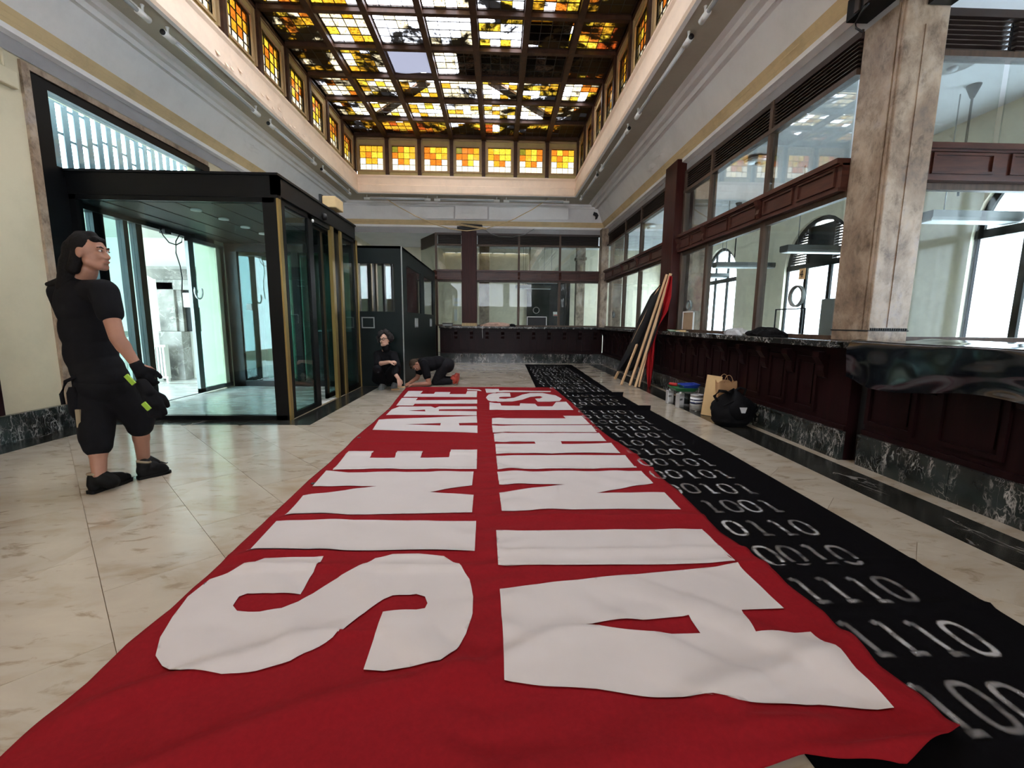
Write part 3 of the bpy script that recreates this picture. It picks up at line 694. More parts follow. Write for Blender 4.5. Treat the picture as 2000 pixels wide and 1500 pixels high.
# raised panel unit shared by all counters: lies in YZ, facing -X
def panel_mesh(wd, h):
    mb = MB(); e = .035
    for y0, y1, z0, z1 in ((-wd/2, wd/2, h-e, h), (-wd/2, wd/2, 0, e), (-wd/2, -wd/2+e, e, h-e), (wd/2-e, wd/2, e, h-e)): mb.box(-.022, y0, z0, 0, y1, z1)
    mb.box(-.012, -wd/2+e+.03, e+.03, 0, wd/2-e-.03, h-e-.03)
    return mb.mesh('counter_panel')
corb = MB().prism([(0, -.045, 0), (-.03, -.045, .01), (-.05, -.045, .07), (-.05, -.045, .12), (-.11, -.045, .20), (-.11, -.045, .25), (0, -.045, .25)], (0, .09, 0)).mesh('corbel')
pan_me = panel_mesh(.31, .53); pan_big = panel_mesh(.44, .53); pan_me.materials.append(None); pan_big.materials.append(None); corb.materials.append(None)
def counter(label, kind, s0, s1, front, pitch, first, pme, base_front, rotz):
    P = (lambda s, x, z: Vector((x, s, z))) if kind != 'back' else (lambda s, x, z: Vector((s, x, z)))
    back = 3.32 if kind != 'back' else YB+.1
    root = thing('bank_counter', label, 'counter', P((s0+s1)/2, front, 0))
    def bx(mb, a0, x0, z0, a1, x1, z1): p, q = P(a0, x0, z0), P(a1, x1, z1); return mb.box(*p, *q)
    put('body', bx(bx(bx(MB(), s0, front, .0, s1, back, 1.0), s0, front-.025, .26, s1, front, .31), s0, front-.04, .93, s1, front, 1.0), 'mahogany_dark', root)
    a = s0
    while a < s1-.01:
        b = min(a+.85+.3*random.random(), s1)
        put('plinth_slab', bx(MB(), a+.0015, base_front-.008*random.random(), 0, b-.0015, front, .25), 'black_marble', root); a = b
    put('plinth_cap', bx(MB(), s0, base_front-.015, .25, s1, front, .268), 'black_marble', root)
    s = first
    while s < s1-.12:
        if s > s0+.12: inst('panel', pme, 'mahogany_dark', root, P(s, front, .36), (0, 0, rotz))
        t = s+pitch/2
        if s0+.06 < t < s1-.06: inst('corbel', corb, 'mahogany_dark', root, P(t, front, .70), (0, 0, rotz))
        s += pitch
    return root
counter('dark mahogany panelled counter along the right wall below the screen', 'right', 3.70, 12.90, 3.10, .4535, 3.80, pan_me, 3.055, 0)
counter('dark panelled counter across the far end of the hall', 'back', -1.69, 3.08, 12.90, .4535, -1.45, pan_me, 12.855, PI/2)
counter('nearest dark panelled counter at lower right under the plastic sheet', 'right', -1.2, 3.58, 3.16, .60, -.85, pan_big, 3.115, 0)
put('shade_filler', B(3.2, 3.55, 0, 3.3, 3.72, 1.0), 'matt_black', thing('counter_joint', 'shaded recess between the two right-hand counters', 'joint', (3.25, 3.63, 0)))  # black block stands for the shade inside the recess
ct = thing('marble_worktop', 'black white-veined marble top of the long right counter', 'counter top', (3.2, 8.0, 1.0))
a = 3.72
for b in (5.3, 6.9, 8.5, 10.1, 11.6, 12.72): put('slab', B(2.93, a+.001, 1.0, 3.45, b-.001, 1.06), 'counter_marble', ct, bevel=.008); a = b
ct2 = thing('marble_worktop', 'black veined marble top of the far counter', 'counter top', (.8, 13.0, 1.0))
a = -1.70
for b in (-.2, 1.4, 2.9, 3.45): put('slab', B(a+.001, 12.73, 1.0, b-.001, 13.55, 1.06), 'counter_marble', ct2, bevel=.008); a = b
ct3 = thing('marble_worktop', 'wide black marble top of the nearest right-hand counter', 'counter top', (3.6, 2.0, 1.0))
put('slab', B(2.98, -1.2, 1.0, 3.7, 3.70, 1.06), 'counter_marble', ct3, bevel=.008); put('slab', B(3.7, 3.25, 1.0, 6.3, 3.80, 1.06), 'counter_marble', ct3, bevel=.008)
put('apron', B(3.7, 3.4, 0, 6.3, 3.78, 1.0), 'mahogany_dark', ct3)

# ------------------------------------------------------------------ entrance box (glazed vestibule) on the left
VX0, VX1, VY0, VY1 = -4.85, -2.5, 5.25, 8.0
vb = thing('entrance_vestibule', 'black-framed glass entrance box with sliding doors on the left', 'vestibule', (-3.6, 6.6, 0))
fas = put('fascia', MB().box(VX0, VY0-.03, 2.55, VX1+.03, VY0+.05, 2.80).box(VX1-.05, VY0-.03, 2.58, VX1+.03, VY1-.1, 2.80).box(VX0, VY0, 2.74, VX1, VY1, 2.80).box(VX0-.02, VY0, 2.50, VX0+.06, VY1, 2.80).box(VX0, VY0-.05, 2.785, VX1+.05, VY1-.1, 2.81), 'black_metal', vb)
cl = put('inner_ceiling', B(VX0+.02, VY0+.03, 2.50, VX1-.03, VY1, 2.54), 'booth_green', vb)
for x in (-4.45, -4.05, -3.65, -3.25, -2.88): put('ceiling_groove', B(x-.006, VY0+.06, 2.494, x+.006, VY1-.02, 2.502), 'matt_black', cl)
for (px, py) in ((383, 408), (437, 426), (479, 442), (514, 455)):
    c = fl(px, py, 2.5); put('downlight', MB().lathe((c.x, c.y, 2.478), [(.045, .022), (.06, .016), (.06, .0), (.04, .004), (.03, .018)], 16), 'enamel_white', cl)
# corner post with brass edge, front face
put('corner_post', MB().box(VX1-.15, VY0-.02, 0, VX1+.0, VY0+.10, 2.57), 'black_metal', vb)
put('brass_edge', B(VX1+.0, VY0-.015, 0, VX1+.022, VY0+.055, 2.58), 'brass', vb)
put('frame_post', MB().box(VX0+.02, VY0-.02, 0, VX0+.17, VY0+.06, 2.57), 'black_metal', vb)
put('bottom_rail', B(VX0, VY0-.02, 0, VX1-.02, VY0+.06, .055), 'black_metal', vb)
put('top_rail', B(VX0, VY0-.02, 2.50, VX1-.02, VY0+.06, 2.56), 'black_metal', vb)
put('front_pane', B(VX0+.15, VY0+.015, .05, VX1-.14, VY0+.025, 2.51), 'glass_lobby', vb)
# side facing the hall: fixed light, opening, parked leaf, fixed light
def post(x0, y0, y1, m='black_metal', nm='frame_post', z1=2.58): put(nm, B(x0-.045, y0, 0, x0+.0, y1, z1), m, vb)
XV = VX1
post(XV, 5.36, 5.43); post(XV, 6.06, 6.20); post(XV, 6.93, 7.17); post(XV, 7.27, 7.34); post(XV, 7.88, 8.0)
for y0, y1 in ((6.82, 6.92), (7.18, 7.27), (8.0, 8.045)): put('brass_edge', B(XV-.03, y0, 0, XV+.02, y1, 2.58), 'brass', vb)
put('side_rail', MB().box(XV-.045, 5.43, 0, XV, 6.06, .06), 'black_metal', vb); put('side_rail', MB().box(XV-.045, 5.43, 2.52, XV, 8.0, 2.58), 'black_metal', vb); put('side_rail', MB().box(XV-.045, 7.34, 0, XV, 7.88, .09), 'black_metal', vb)
put('side_pane', B(XV-.028, 5.43, .06, XV-.018, 6.06, 2.52), 'glass_green', vb)
put('side_pane', B(XV-.028, 7.34, .09, XV-.018, 7.88, 2.52), 'glass_green', vb)
lf = put('sliding_leaf', MB().box(XV-.11, 6.26, 2.46, XV-.07, 7.12, 2.52).box(XV-.11, 7.02, .02, XV-.07, 7.12, 2.5).box(XV-.11, 6.62, .02, XV-.07, 6.70, 2.5).box(XV-.11, 6.62, .02, XV-.07, 7.12, .09), 'black_metal', vb)
put('leaf_pane', B(XV-.095, 6.70, .09, XV-.085, 7.02, 2.46), 'glass_green', lf)
put('sensor', MB().lathe((XV+.03, 6.52, 2.64), [(.0, .05), (.04, .045), (.055, .0), (.0, .0)], 12, 'X'), 'matt_black', vb)
put('spot_lens', MB().lathe((XV+.03, 6.13, 2.50), [(.0, .02), (.02, .015), (.022, .0)], 10, 'X'), 'enamel_white', vb)
# lobby side (outer doors) and inner end wall
XO = VX0
for y0, y1 in ((5.36, 5.44), (5.56, 5.70), (5.98, 6.05), (6.18, 6.28), (7.90, 8.0)): put('outer_post', B(XO-.04, y0, 0, XO+.05, y1, 2.5), 'black_metal', vb)
for y0, y1 in ((5.44, 5.56), (5.70, 5.98), (6.05, 6.18)): put('outer_pane', B(XO-.002, y0, .05, XO+.008, y1, 2.5), 'glass_lobby', vb)
put('outer_track', MB().box(XO-.06, 5.4, 2.44, XO+.08, 8.0, 2.52).box(XO-.01, 6.2, -.015, XO+.02, 8.0, .004), 'black_metal', vb)
od = put('outer_leaf', MB().box(XO+.05, 7.08, .02, XO+.10, 7.20, 2.44).box(XO+.05, 7.85, .02, XO+.10, 7.95, 2.44).box(XO+.05, 7.08, .02, XO+.10, 7.95, .09).box(XO+.05, 7.08, 2.38, XO+.10, 7.95, 2.44), 'grey_metal', vb)
put('leaf_pane', B(XO+.07, 7.20, .09, XO+.078, 7.85, 2.38), 'glass_lobby', od)
hp = [(XO+.16, 7.14+.09*math.cos(t), 1.62+.11*math.sin(t)) for t in [2.6+4.2*k/14 for k in range(15)]]
put('pull_handle', MB().tube(hp, .013, 8), 'enamel_white', od)
put('sensor', B(XO+.04, 6.6, 2.40, XO+.12, 6.72, 2.46), 'matt_black', vb); put('sensor', B(XO+.05, 7.2, 2.44, XO+.14, 7.42, 2.52), 'matt_black', vb)
put('hanging_cable', MB().tube([(XO+.12, 6.50, 2.45), (XO+.12, 6.56, 2.36), (XO+.12, 6.66, 2.28), (XO+.12, 6.80, 2.27), (XO+.12, 6.92, 2.33), (XO+.12, 6.95, 2.41), (XO+.12, 6.88, 2.42), (XO+.12, 6.80, 2.32), (XO+.12, 6.78, 2.15), (XO+.12, 6.84, 1.98), (XO+.12, 6.86, 1.80), (XO+.12, 6.83, 1.62)], .008, 6), 'matt_black', vb)
put('end_frame', MB().box(VX0, VY1-.02, 0, VX0+.30, VY1+.05, 2.5).box(-3.62, VY1-.02, 0, -3.50, VY1+.05, 2.5).box(-2.62, VY1-.02, 0, VX1, VY1+.05, 2.5).box(VX0, VY1-.02, 0, VX1, VY1+.05, .10).box(VX0, VY1-.02, 2.36, VX1, VY1+.05, 2.5), 'black_metal', vb)
for x0, x1 in ((VX0+.30, -3.62), (-3.50, -2.62)): put('end_pane', B(x0, VY1+.01, .10, x1, VY1+.02, 2.36), 'glass_green', vb)
put('lock_box', B(-4.42, VY1-.06, 1.36, -4.33, VY1-.02, 1.47), 'grey_metal', vb)
# window above the vestibule, with the outer grille behind it
tw = thing('window_9', 'slanting-looking black transom window above the entrance box showing a bright grille', 'window', (XL-.1, 6.3, 2.8), kind='structure')
put('window_frame', MB().box(XL-.12, 4.95, 0, XL+.01, 5.13, 3.66).box(XL-.12, 5.1, 0, XL+.0, 5.3, 2.72).box(XL-.12, 5.13, 3.56, XL+.01, 7.75, 3.66).box(XL-.12, 5.13, 2.70, XL-.02, 7.75, 2.82).box(XL-.12, 7.58, 2.82, XL-.02, 7.75, 3.56), 'black_metal', tw)
put('pane', B(XL-.06, 5.13, 2.82, XL-.05, 7.58, 3.56), 'glass_lobby', tw)
plain('grille_blue', (.10, .14, .19), .5)
gr = thing('outer_grille', 'bluish upright bars behind the transom window', 'grille', (-5.5, 6.8, 2.9))
for k in range(26):
    y = 5.3+k*.16; put('bar', B(-5.515, y, 2.78, -5.50, y+.085, 5.2), 'grille_blue', gr)
    zs = 2.9+.1*math.sin(k*.9)
    for z in (zs+.18, zs+.62, zs+.98): put('tie', B(-5.515, y+.085, z, -5.505, y+.16, z+.03), 'grille_blue', gr)
# ------------------------------------------------------------------ bright outer lobby
lw = MB().box(-9.4, 9.05, 0, -4.88, 9.3, 2.75).box(-9.6, 2.9, 0, -9.4, 9.3, 2.75)
tag(put('wall_lobby', lw, 'wall_lobby'), 'bright white lobby wall seen through the open sliding door', 'wall', kind='structure')
tag(put('ceiling_lobby', B(-9.6, 4.6, 2.75, -5.62, 9.3, 2.85), 'wall_lobby'), 'white ceiling of the lobby', 'ceiling', kind='structure')
ds = thing('stone_surround', 'grey veined stone surround with cornice on the lobby wall', 'surround', (-6.0, 9.0, 0))
m_black_marble('lobby_stone', .60, 2.2, (.16, .15, .145), .06)
def sb(*a): return MB().box(*a)
put('jamb', sb(-6.62, 8.86, .95, -6.30, 9.045, 1.90), 'lobby_stone', ds, bevel=.01); put('jamb', sb(-5.5, 8.86, .95, -5.2, 9.045, 1.90), 'lobby_stone', ds, bevel=.01)
put('inner_jamb', sb(-6.30, 8.92, .95, -6.20, 9.045, 1.78), 'lobby_stone', ds); put('lintel', sb(-6.62, 8.86, 1.75, -5.2, 9.045, 1.95), 'lobby_stone', ds, bevel=.01)
put('cornice', MB().prism([(-6.64, 9.045, 1.95), (-6.64, 8.84, 1.95), (-6.70, 8.80, 2.0), (-6.86, 8.66, 2.12), (-6.86, 8.66, 2.17), (-6.86, 9.045, 2.17)], (1.70, 0, 0)), 'lobby_stone', ds)
put('pedestal', sb(-6.62, 8.80, 0.0, -6.18, 9.045, .95), 'lobby_stone', ds, bevel=.01); put('pedestal', sb(-5.6, 8.80, 0, -5.2, 9.045, .95), 'lobby_stone', ds, bevel=.01)
put('dark_niche', sb(-6.2, 9.0, .95, -5.45, 9.045, 1.75), 'matt_black', ds); put('white_flap', sb(-6.18, 8.93, 1.42, -5.7, 8.96, 1.70), 'enamel_white', ds)
rad = thing('radiator', 'white ribbed radiator standing before the stone surround', 'radiator', (-6.55, 8.55, 0))
for k in range(9): put('rib', sb(-6.80+k*.055, 8.50, .10, -6.765+k*.055, 8.62, .66), 'enamel_white', rad)
put('header', MB().box(-6.81, 8.52, .66, -6.31, 8.60, .70).box(-6.81, 8.52, .06, -6.31, 8.60, .10).box(-6.79, 8.53, 0, -6.75, 8.59, .06).box(-6.36, 8.53, 0, -6.32, 8.59, .06), 'enamel_white', rad)
bs = thing('stair_balustrade', 'pale stone sloping balustrade in the lobby', 'balustrade', (-7.4, 8.3, 0))
put('handrail', MB().obox((-8.2, 8.35, .40), (-6.85, 8.35, .92), .16, .09), 'floor_marble_pale', bs); put('plinth', MB().obox((-8.2, 8.35, .05), (-6.85, 8.35, .05), .18, .10), 'floor_marble_pale', bs)
for k in range(6):
    x = -8.0+k*.21; zt = .40+(x+8.2)*.385; put('baluster', MB().lathe((x, 8.35, .1), [(.05, 0), (.03, .05), (.055, zt*.35), (.03, zt*.7), (.05, zt-.13)], 10), 'floor_marble_pale', bs)

# pale curtained room seen greenish through the end panes
m_wall('curtain_pale', (.62, .62, .44), .2, scale=2.0)
cu = thing('curtain', 'pale yellow-green curtain folds behind the end panes of the entrance box', 'curtain', (-4.0, 8.5, 0))
def cfold(u, v):
    x = -4.55+.98*u; return (x, 8.55+.06*math.sin(u*26)+.03*math.sin(u*61), .08+2.26*v)
put('cloth', MB().grid(80, 4, cfold), 'curtain_pale', cu); put('rail', MB().tube([(-4.7, 8.55, 2.37), (-3.5, 8.55, 2.37)], .015), 'steel', cu)
tag(put('wall_passage', MB().box(-4.72, 9.3, 0, -2.5, 9.42, 2.5).box(-4.72, 8.05, 2.5, -2.5, 9.42, 2.56), 'wall_cream'), 'cream wall behind the entrance box', 'wall', kind='structure')
dk = thing('low_cabinet', 'dark low cabinet behind the end panes', 'cabinet', (-3.1, 8.7, 0)); put('body', B(-3.45, 8.5, 0, -2.66, 8.95, .98), 'booth_green', dk, bevel=.01); put('top', B(-3.47, 8.48, .98, -2.64, 8.97, 1.01), 'grey_metal', dk)

# ------------------------------------------------------------------ dark green guard booth beyond the entrance box
gb = thing('guard_booth', 'dark green panelled booth with windows beyond the entrance box', 'booth', (-2.1, 10, 0))
GX0, GX1, GY0, GY1 = -2.52, -1.71, 8.03, 12.15
fr = MB().box(GX0, GY0, 0, GX1, GY0+.05, 1.36).box(GX0, GY0, 2.20, GX1, GY0+.05, 2.50).box(-1.85, GY0, 1.36, GX1, GY0+.05, 2.20)
put('front_panel', fr, 'booth_green', gb)
sd = MB().box(GX1-.05, GY0+.05, 0, GX1, GY1, 1.06).box(GX1-.05, GY0+.05, 1.26, GX1, GY1, 1.36).box(GX1-.05, GY0+.05, 2.22, GX1, GY1, 2.50)
for y0, y1 in ((GY0+.05, 8.42), (9.95, 10.38), (11.75, GY1)): sd.box(GX1-.05, y0, 1.36, GX1, y1, 2.22)
for y0, y1 in ((GY0+.05, 9.15), (9.47, 11.15), (11.42, GY1)): sd.box(GX1-.05, y0, 1.06, GX1, y1, 1.26)
put('side_panel', sd, 'booth_green', gb)
for y0, y1 in ((9.15, 9.47), (11.15, 11.42)): put('pass_slot', MB().box(GX1-.045, y0, 1.06, GX1+.012, y0+.03, 1.26).box(GX1-.045, y1-.03, 1.06, GX1+.012, y1, 1.26).box(GX1-.045, y0, 1.06, GX1+.012, y1, 1.08).box(GX1-.045, y0, 1.24, GX1+.012, y1, 1.26).box(GX1-.05, y0, 1.06, GX1-.045, y1, 1.26), 'steel', gb)
put('front_pane', B(GX0, GY0+.02, 1.36, -1.85, GY0+.03, 2.20), 'glass_reflective', gb)
for y0, y1 in ((8.42, 9.95), (10.38, 11.75)): put('side_pane', B(GX1-.03, y0, 1.36, GX1-.02, y1, 2.22), 'glass_reflective', gb)
put('corner_trim', B(GX1-.012, GY0-.008, 0, GX1+.008, GY0+.012, 2.5), 'grey_metal', gb)
put('roof', MB().box(GX0, GY0, 2.46, GX1, GY1, 2.50), 'booth_green', gb)
put('rear_panel', MB().box(GX0, GY1-.05, 0, GX1-.05, GY1, 2.46).box(GX0-.0, GY0+.05, 0, GX0+.04, GY1-.05, 2.46), 'booth_green', gb)
dr = MB()
for a in ((-2.45, 1.06, -2.22, 1.08), (-2.45, 1.24, -2.22, 1.26), (-2.24, 1.08, -2.22, 1.24), (-2.45, 1.08, -2.43, 1.24)): dr.box(a[0], GY0-.012, a[1], a[2], GY0, a[3])
put('drawer_frame', dr, 'grey_metal', gb); put('drawer', B(-2.43, GY0-.006, 1.08, -2.24, GY0, 1.24), 'booth_green', gb)
put('desk', B(GX0+.04, GY0+.05, 1.0, GX1-.05, 8.6, 1.04), 'grey_metal', gb)
tl = thing('tube_lamp', 'short fluorescent tube glimpsed inside the green booth', 'lamp', (-2.1, 9.0, 2.4)); put('tube', MB().tube([(-2.35, 8.5, 2.40), (-1.95, 9.3, 2.40)], .02), 'enamel_white', tl); put('holder', MB().obox((-2.35, 8.5, 2.44), (-1.95, 9.3, 2.44), .05, .04), 'enamel_white', tl)

# ------------------------------------------------------------------ red banner with sewn-on letters, black cloth with sprayed digits
plain('dark_tin', (.05, .06, .06), .35, .5)
plain('cloth_red', (.20, .006, .010), .85, noise_s=60, var=.10, bmp=.10, spec=.1)
plain('cloth_white', (.50, .465, .455), .85, noise_s=3.0, var=.035, bmp=.03)
plain('cloth_black', (.0035, .0034, .0042), .95, noise_s=50, var=.25, bmp=.1, spec=.03)
def lerp_list(tab, y):
    if y <= tab[0][0]: return tab[0][1]
    for (a, va), (b, vb) in zip(tab, tab[1:]):
        if y <= b: return va+(vb-va)*(y-a)/(b-a)
    return tab[-1][1]
L_PX = [(0, 1480), (83, 1407), (170, 1333), (200, 1303), (248, 1257), (333, 1190), (377, 1147), (413, 1117), (460, 1072), (537, 1000), (600, 940), (645, 902), (695, 854), (760, 797), (792, 758)]
R_PX = [(1846, 1423), (1800, 1363), (1716, 1300), (1650, 1240), (1610, 1197), (1533, 1143), (1496, 1107), (1406, 1040), (1337, 972), (1282, 925), (1245, 890), (1177, 845), (1120, 790), (1081, 758)]
LT = [(p.y, p.x) for p in (fl(*q) for q in L_PX)]; RT = [(p.y, p.x) for p in (fl(*q) for q in R_PX)]
LT.insert(0, (.70, -1.36)); Y_TOP = 7.96
def xl(y): return lerp_list(LT, y)
def xr(y): return lerp_list(RT, y)
def y_near(x): return lerp_list([(-1.4, .70), (.3, .74), (.62, .98), (.85, 1.02), (1.1, .98), (1.38, 1.09)], x)
FOLD_Y = [(fl(950, py).y, a, wd) for py, a, wd in ((1083, .022, .05), (1012, .016, .05), (918.5, .018, .05), (889, .014, .045), (846, .004, .05), (822, .003, .05), (806, .003, .06), (1110, .016, .05), (866, .006, .06))]
def rid(t): return max(0., 1-abs(t))**2
def hban(x, y):
    h = .006
    n1 = noise.noise((x*.9-y*.9, x*4.2+y*5.0, 2.3)); near = max(0, min(1, (2.1-y)/.7))
    h += ((.016 if y < 3 else .016*max(.15, 1-(y-3)/2))+.028*near)*max(0, n1)
    h += .030*near*(max(0, math.sin((y*1.0-x*.40)*15+2.6*noise.noise((x*1.3, y*1.3, 4))))**2)*(1 if y < 1.55 else .3)
    for fy, a, wd in FOLD_Y:
        yy = fy+.02*noise.noise((x*1.6, fy*3, 7)); am = a*1.5*(.3+1.1*abs(noise.noise((x*1.4, fy*5, 9))))
        t = (y-yy)/wd
        if abs(t) < 1: h += am*(1-t*t)**2
    # fine gathers between the two columns of words
    h += .006*math.exp(-((x-.03+.01*y)/.16)**2)*math.sin(y*38+6*noise.noise((x*3, y*2, 1)))
    h *= min(1., max(.15, (x-xl(y))/.14))
    # bunched near right corner
    a, b = Vector((.60, 1.10)), Vector((1.36, 1.13)); d = b-a; t = max(0, min(1, ((x-a.x)*d.x+(y-a.y)*d.y)/d.length_squared)); q = a+d*t
    r = math.hypot(x-q.x, (y-q.y)); h += .034*math.sin(min(1, t+.25)*PI)*math.exp(-(r/.045)**2)
    r2 = math.hypot((x-1.05)/.5, (y-1.03)/.035); h += .035*math.exp(-r2*r2)
    return h
def bpt(u, v):
    # u across, v along
    x0 = -1.36+u*2.72
    yn = y_near(x0); y = yn+(Y_TOP-yn)*(v**1.25)
    wob = .010*noise.noise((y*2.4, 3.3 if u < .5 else 8.1, 0))
    x = xl(y)+wob+(xr(y)-xl(y))*u
    return (x, y, hban(x, y))
ban = put('banner', MB().grid(130, 330, bpt), 'cloth_red', org=(0, 4.3, 0), solid=-.0015)
tag(ban, 'huge red cloth banner lying on the floor with white sewn letters', 'banner')
LETTERS = [
 ('S', [[(632, 1088), (567, 1090), (517, 1092), (467, 1108), (410, 1133), (367, 1167), (337, 1207), (313, 1247), (304, 1283), (317, 1303), (353, 1313), (433, 1319), (500, 1313), (567, 1293), (610, 1272), (650, 1247), (700, 1207), (723, 1190), (750, 1172), (767, 1165), (813, 1162), (830, 1167), (835, 1180), (830, 1190), (813, 1193), (748, 1197), (730, 1250), (710, 1310), (750, 1313), (800, 1305), (860, 1293), (890, 1272), (910, 1240), (923, 1200), (924, 1167), (917, 1133), (897, 1103), (867, 1088), (817, 1083), (767, 1084), (733, 1092), (700, 1107), (667, 1125), (633, 1147), (600, 1167), (583, 1177), (550, 1190), (507, 1197), (463, 1195), (455, 1185), (467, 1167), (483, 1161), (533, 1161), (587, 1163), (605, 1130)]]),
 ('I', [[(540, 1019), (735, 1017), (930, 1019), (927, 1078), (730, 1077), (480, 1078)]]),
 ('N', [[(637, 920), (680, 924), (925, 922), (922, 949), (840, 962), (925, 968), (922, 1002), (556, 1007), (592, 969), (736, 950.5), (610, 951)]]),
 ('E', [[(681, 882), (730, 882), (722, 895), (771, 895), (776, 882), (826, 882), (821, 895), (877, 894), (881, 879), (932, 879), (931, 917), (780, 917), (650, 919)]]),
 ('A', [[(740, 820), (931, 812.5), (932, 826), (896, 826.8), (897.5, 831.3), (932.5, 831.6), (932.5, 846), (727.5, 840)], [(792, 829.3), (861, 826.8), (860, 831.4)]]),
 ('R', [[(780, 794.3), (842, 794.2), (850, 797.2), (858, 794.2), (931, 794), (932, 799.3), (857.5, 800), (857, 803), (931, 803.6), (931, 811.5), (754, 811), (765, 800)], [(797.5, 802.3), (830, 800.4), (831, 804)]]),
 ('T', [[(785, 777.5), (816, 777.5), (812, 782), (932, 781), (932, 788.5), (810, 789), (807, 792.5), (774, 792.5)]]),
 ('E', [[(797.5, 764), (826, 764), (821, 769.5), (847.5, 769.5), (850, 766), (880, 766), (877.5, 770), (910, 770), (912.5, 764), (932, 764), (931, 776), (787.5, 775.5)]]),
 (',', [[(912.5, 759.8), (936, 761), (941, 764), (937, 764), (930, 762.6), (913, 762.2)]]),
 ('A', [[(976, 1152), (1267, 1121), (1333, 1115), (1441, 1100), (1531, 1190), (1448, 1193), (1476, 1236), (1583, 1236), (1746, 1385), (1683, 1387), (1600, 1379), (1466, 1374), (1333, 1365), (1167, 1348), (985, 1331), (983, 1250)], [(1123, 1223), (1267, 1212), (1345, 1203), (1368, 1239), (1267, 1235)]]),
 ('I', [[(969, 1037), (1170, 1036), (1371, 1035), (1436, 1097), (1333, 1103), (973, 1105)]]),
 ('N', [[(971, 922.5), (1252.5, 921), (1276, 945), (1165, 964), (1297.5, 963), (1330, 996), (1207, 995), (980, 999), (975, 963), (1104, 947.5), (975, 947.5)]]),
 ('I', [[(969, 891), (1221, 890), (1244, 914.5), (972, 918)]]),
 ('H', [[(964.5, 847.5), (1170, 846), (1184.5, 862), (1095, 862), (1097.5, 868), (1194, 866), (1212.5, 886), (969, 887.5), (967.5, 868), (1046, 867.5), (1044, 863), (966, 863)]]),
 ('I', [[(961, 831), (1155, 830.5), (1166, 844.5), (962.5, 845)]]),
 ('L', [[(961, 817), (1105, 817.5), (1100, 812.5), (1136, 812.5), (1152.5, 829), (961, 829)]]),
 ('E', [[(956, 786), (976, 787.5), (980, 792.5), (1015, 793), (1016, 788), (1045, 789), (1050, 794), (1079, 794), (1086, 785.5), (1106, 785), (1120, 801), (956, 801)]]),
 ('S', [[(996, 768), (972.5, 768), (954, 771), (949, 777.5), (954, 782.5), (972.5, 785), (1000, 784.6), (1020, 781), (1035, 775.6), (1055, 774), (1060, 776), (1055, 778.5), (1045, 779), (1050, 784.8), (1075, 784.8), (1093, 783.4), (1097, 779), (1085, 772.5), (1060, 768), (1035, 768), (1020, 771), (1005, 777), (987.5, 779.5), (975, 778.6), (975, 776), (997.5, 775)]]),
 ('T', [[(947.5, 759.5), (974, 759.5), (975, 763), (1076, 764), (1075, 766), (976, 766), (967.5, 767.5), (950, 767.5)]]),
]
def inside(p, poly):
    c = False
    for i in range(len(poly)):
        a, b = poly[i-1], poly[i]
        if (a[1] > p[1]) != (b[1] > p[1]) and p[0] < (b[0]-a[0])*(p[1]-a[1])/(b[1]-a[1])+a[0]: c = not c
    return c
def letter_mesh(loops, hfun, step):
    L = []
    for lp in loops:
        w = []
        for q in lp:
            p = fl(*q, .012)
            for _ in range(4): p = fl(*q, hfun(p.x, p.y)*.5+.5*p.z)
            w.append(p)
        d = []
        for i, p in enumerate(w):
            q = w[(i+1) % len(w)]; n = max(1, int((q-p).length/step))
            d += [(p.lerp(q, k/n).x, p.lerp(q, k/n).y) for k in range(n)]
        L.append(d)
    vs = []; ed = []
    for d in L:
        b = len(vs); vs += d; ed += [(b+i, b+(i+1) % len(d)) for i in range(len(d))]
    x0 = min(p[0] for p in vs); x1 = max(p[0] for p in vs); y0 = min(p[1] for p in vs); y1 = max(p[1] for p in vs)
    inner = []
    i = 0
    yy = y0+step*.5
    while yy < y1:
        xx = x0+step*(.5 if i % 2 else 1.0)
        while xx < x1:
            if inside((xx, yy), L[0]) and not any(inside((xx, yy), h) for h in L[1:]): inner.append((xx, yy))
            xx += step
        yy += step*.8; i += 1
    allv = [Vector(p) for p in vs+inner]
    v, e, f = delaunay_2d_cdt(allv, ed, [], 0, 1e-5)[:3]
    fs = []
    for t in f:
        c = sum((v[i] for i in t), Vector((0, 0)))/len(t)
        if inside(c, L[0]) and not any(inside(c, h) for h in L[1:]): fs.append(tuple(t))
    mb = MB(); up = []
    for t in fs:
        a, b, c = v[t[0]], v[t[1]], v[t[2]]
        up.append(t if (b-a).cross(c-a) > 0 else t[::-1])
    return mb.add([(p.x, p.y, hfun(p.x, p.y)+(.0055 if p.y < 4.2 else .0035)) for p in v], up, True)
for ch, loops in LETTERS:
    yv = [fl(*q).y for q in loops[0]]; st = .022 if min(yv) < 2.4 else .026
    if max(yv)-min(yv) < .25: st = .03
    o = put('letter', letter_mesh(loops, hban, st), 'cloth_white', ban); o['label'] = 'white cloth comma' if ch == ',' else 'white cloth letter '+ch
# eyelets along the left hem
for px, py in ((396, 1134), (606, 941), (697, 852), (757, 798)):
    c = fl(px, py, .02); put('eyelet', MB().lathe((c.x+.02, c.y, hban(c.x, c.y)+.003), [(.008, 0), (.010, .003), (.015, .003), (.017, 0)], 14), 'dark_tin', ban)

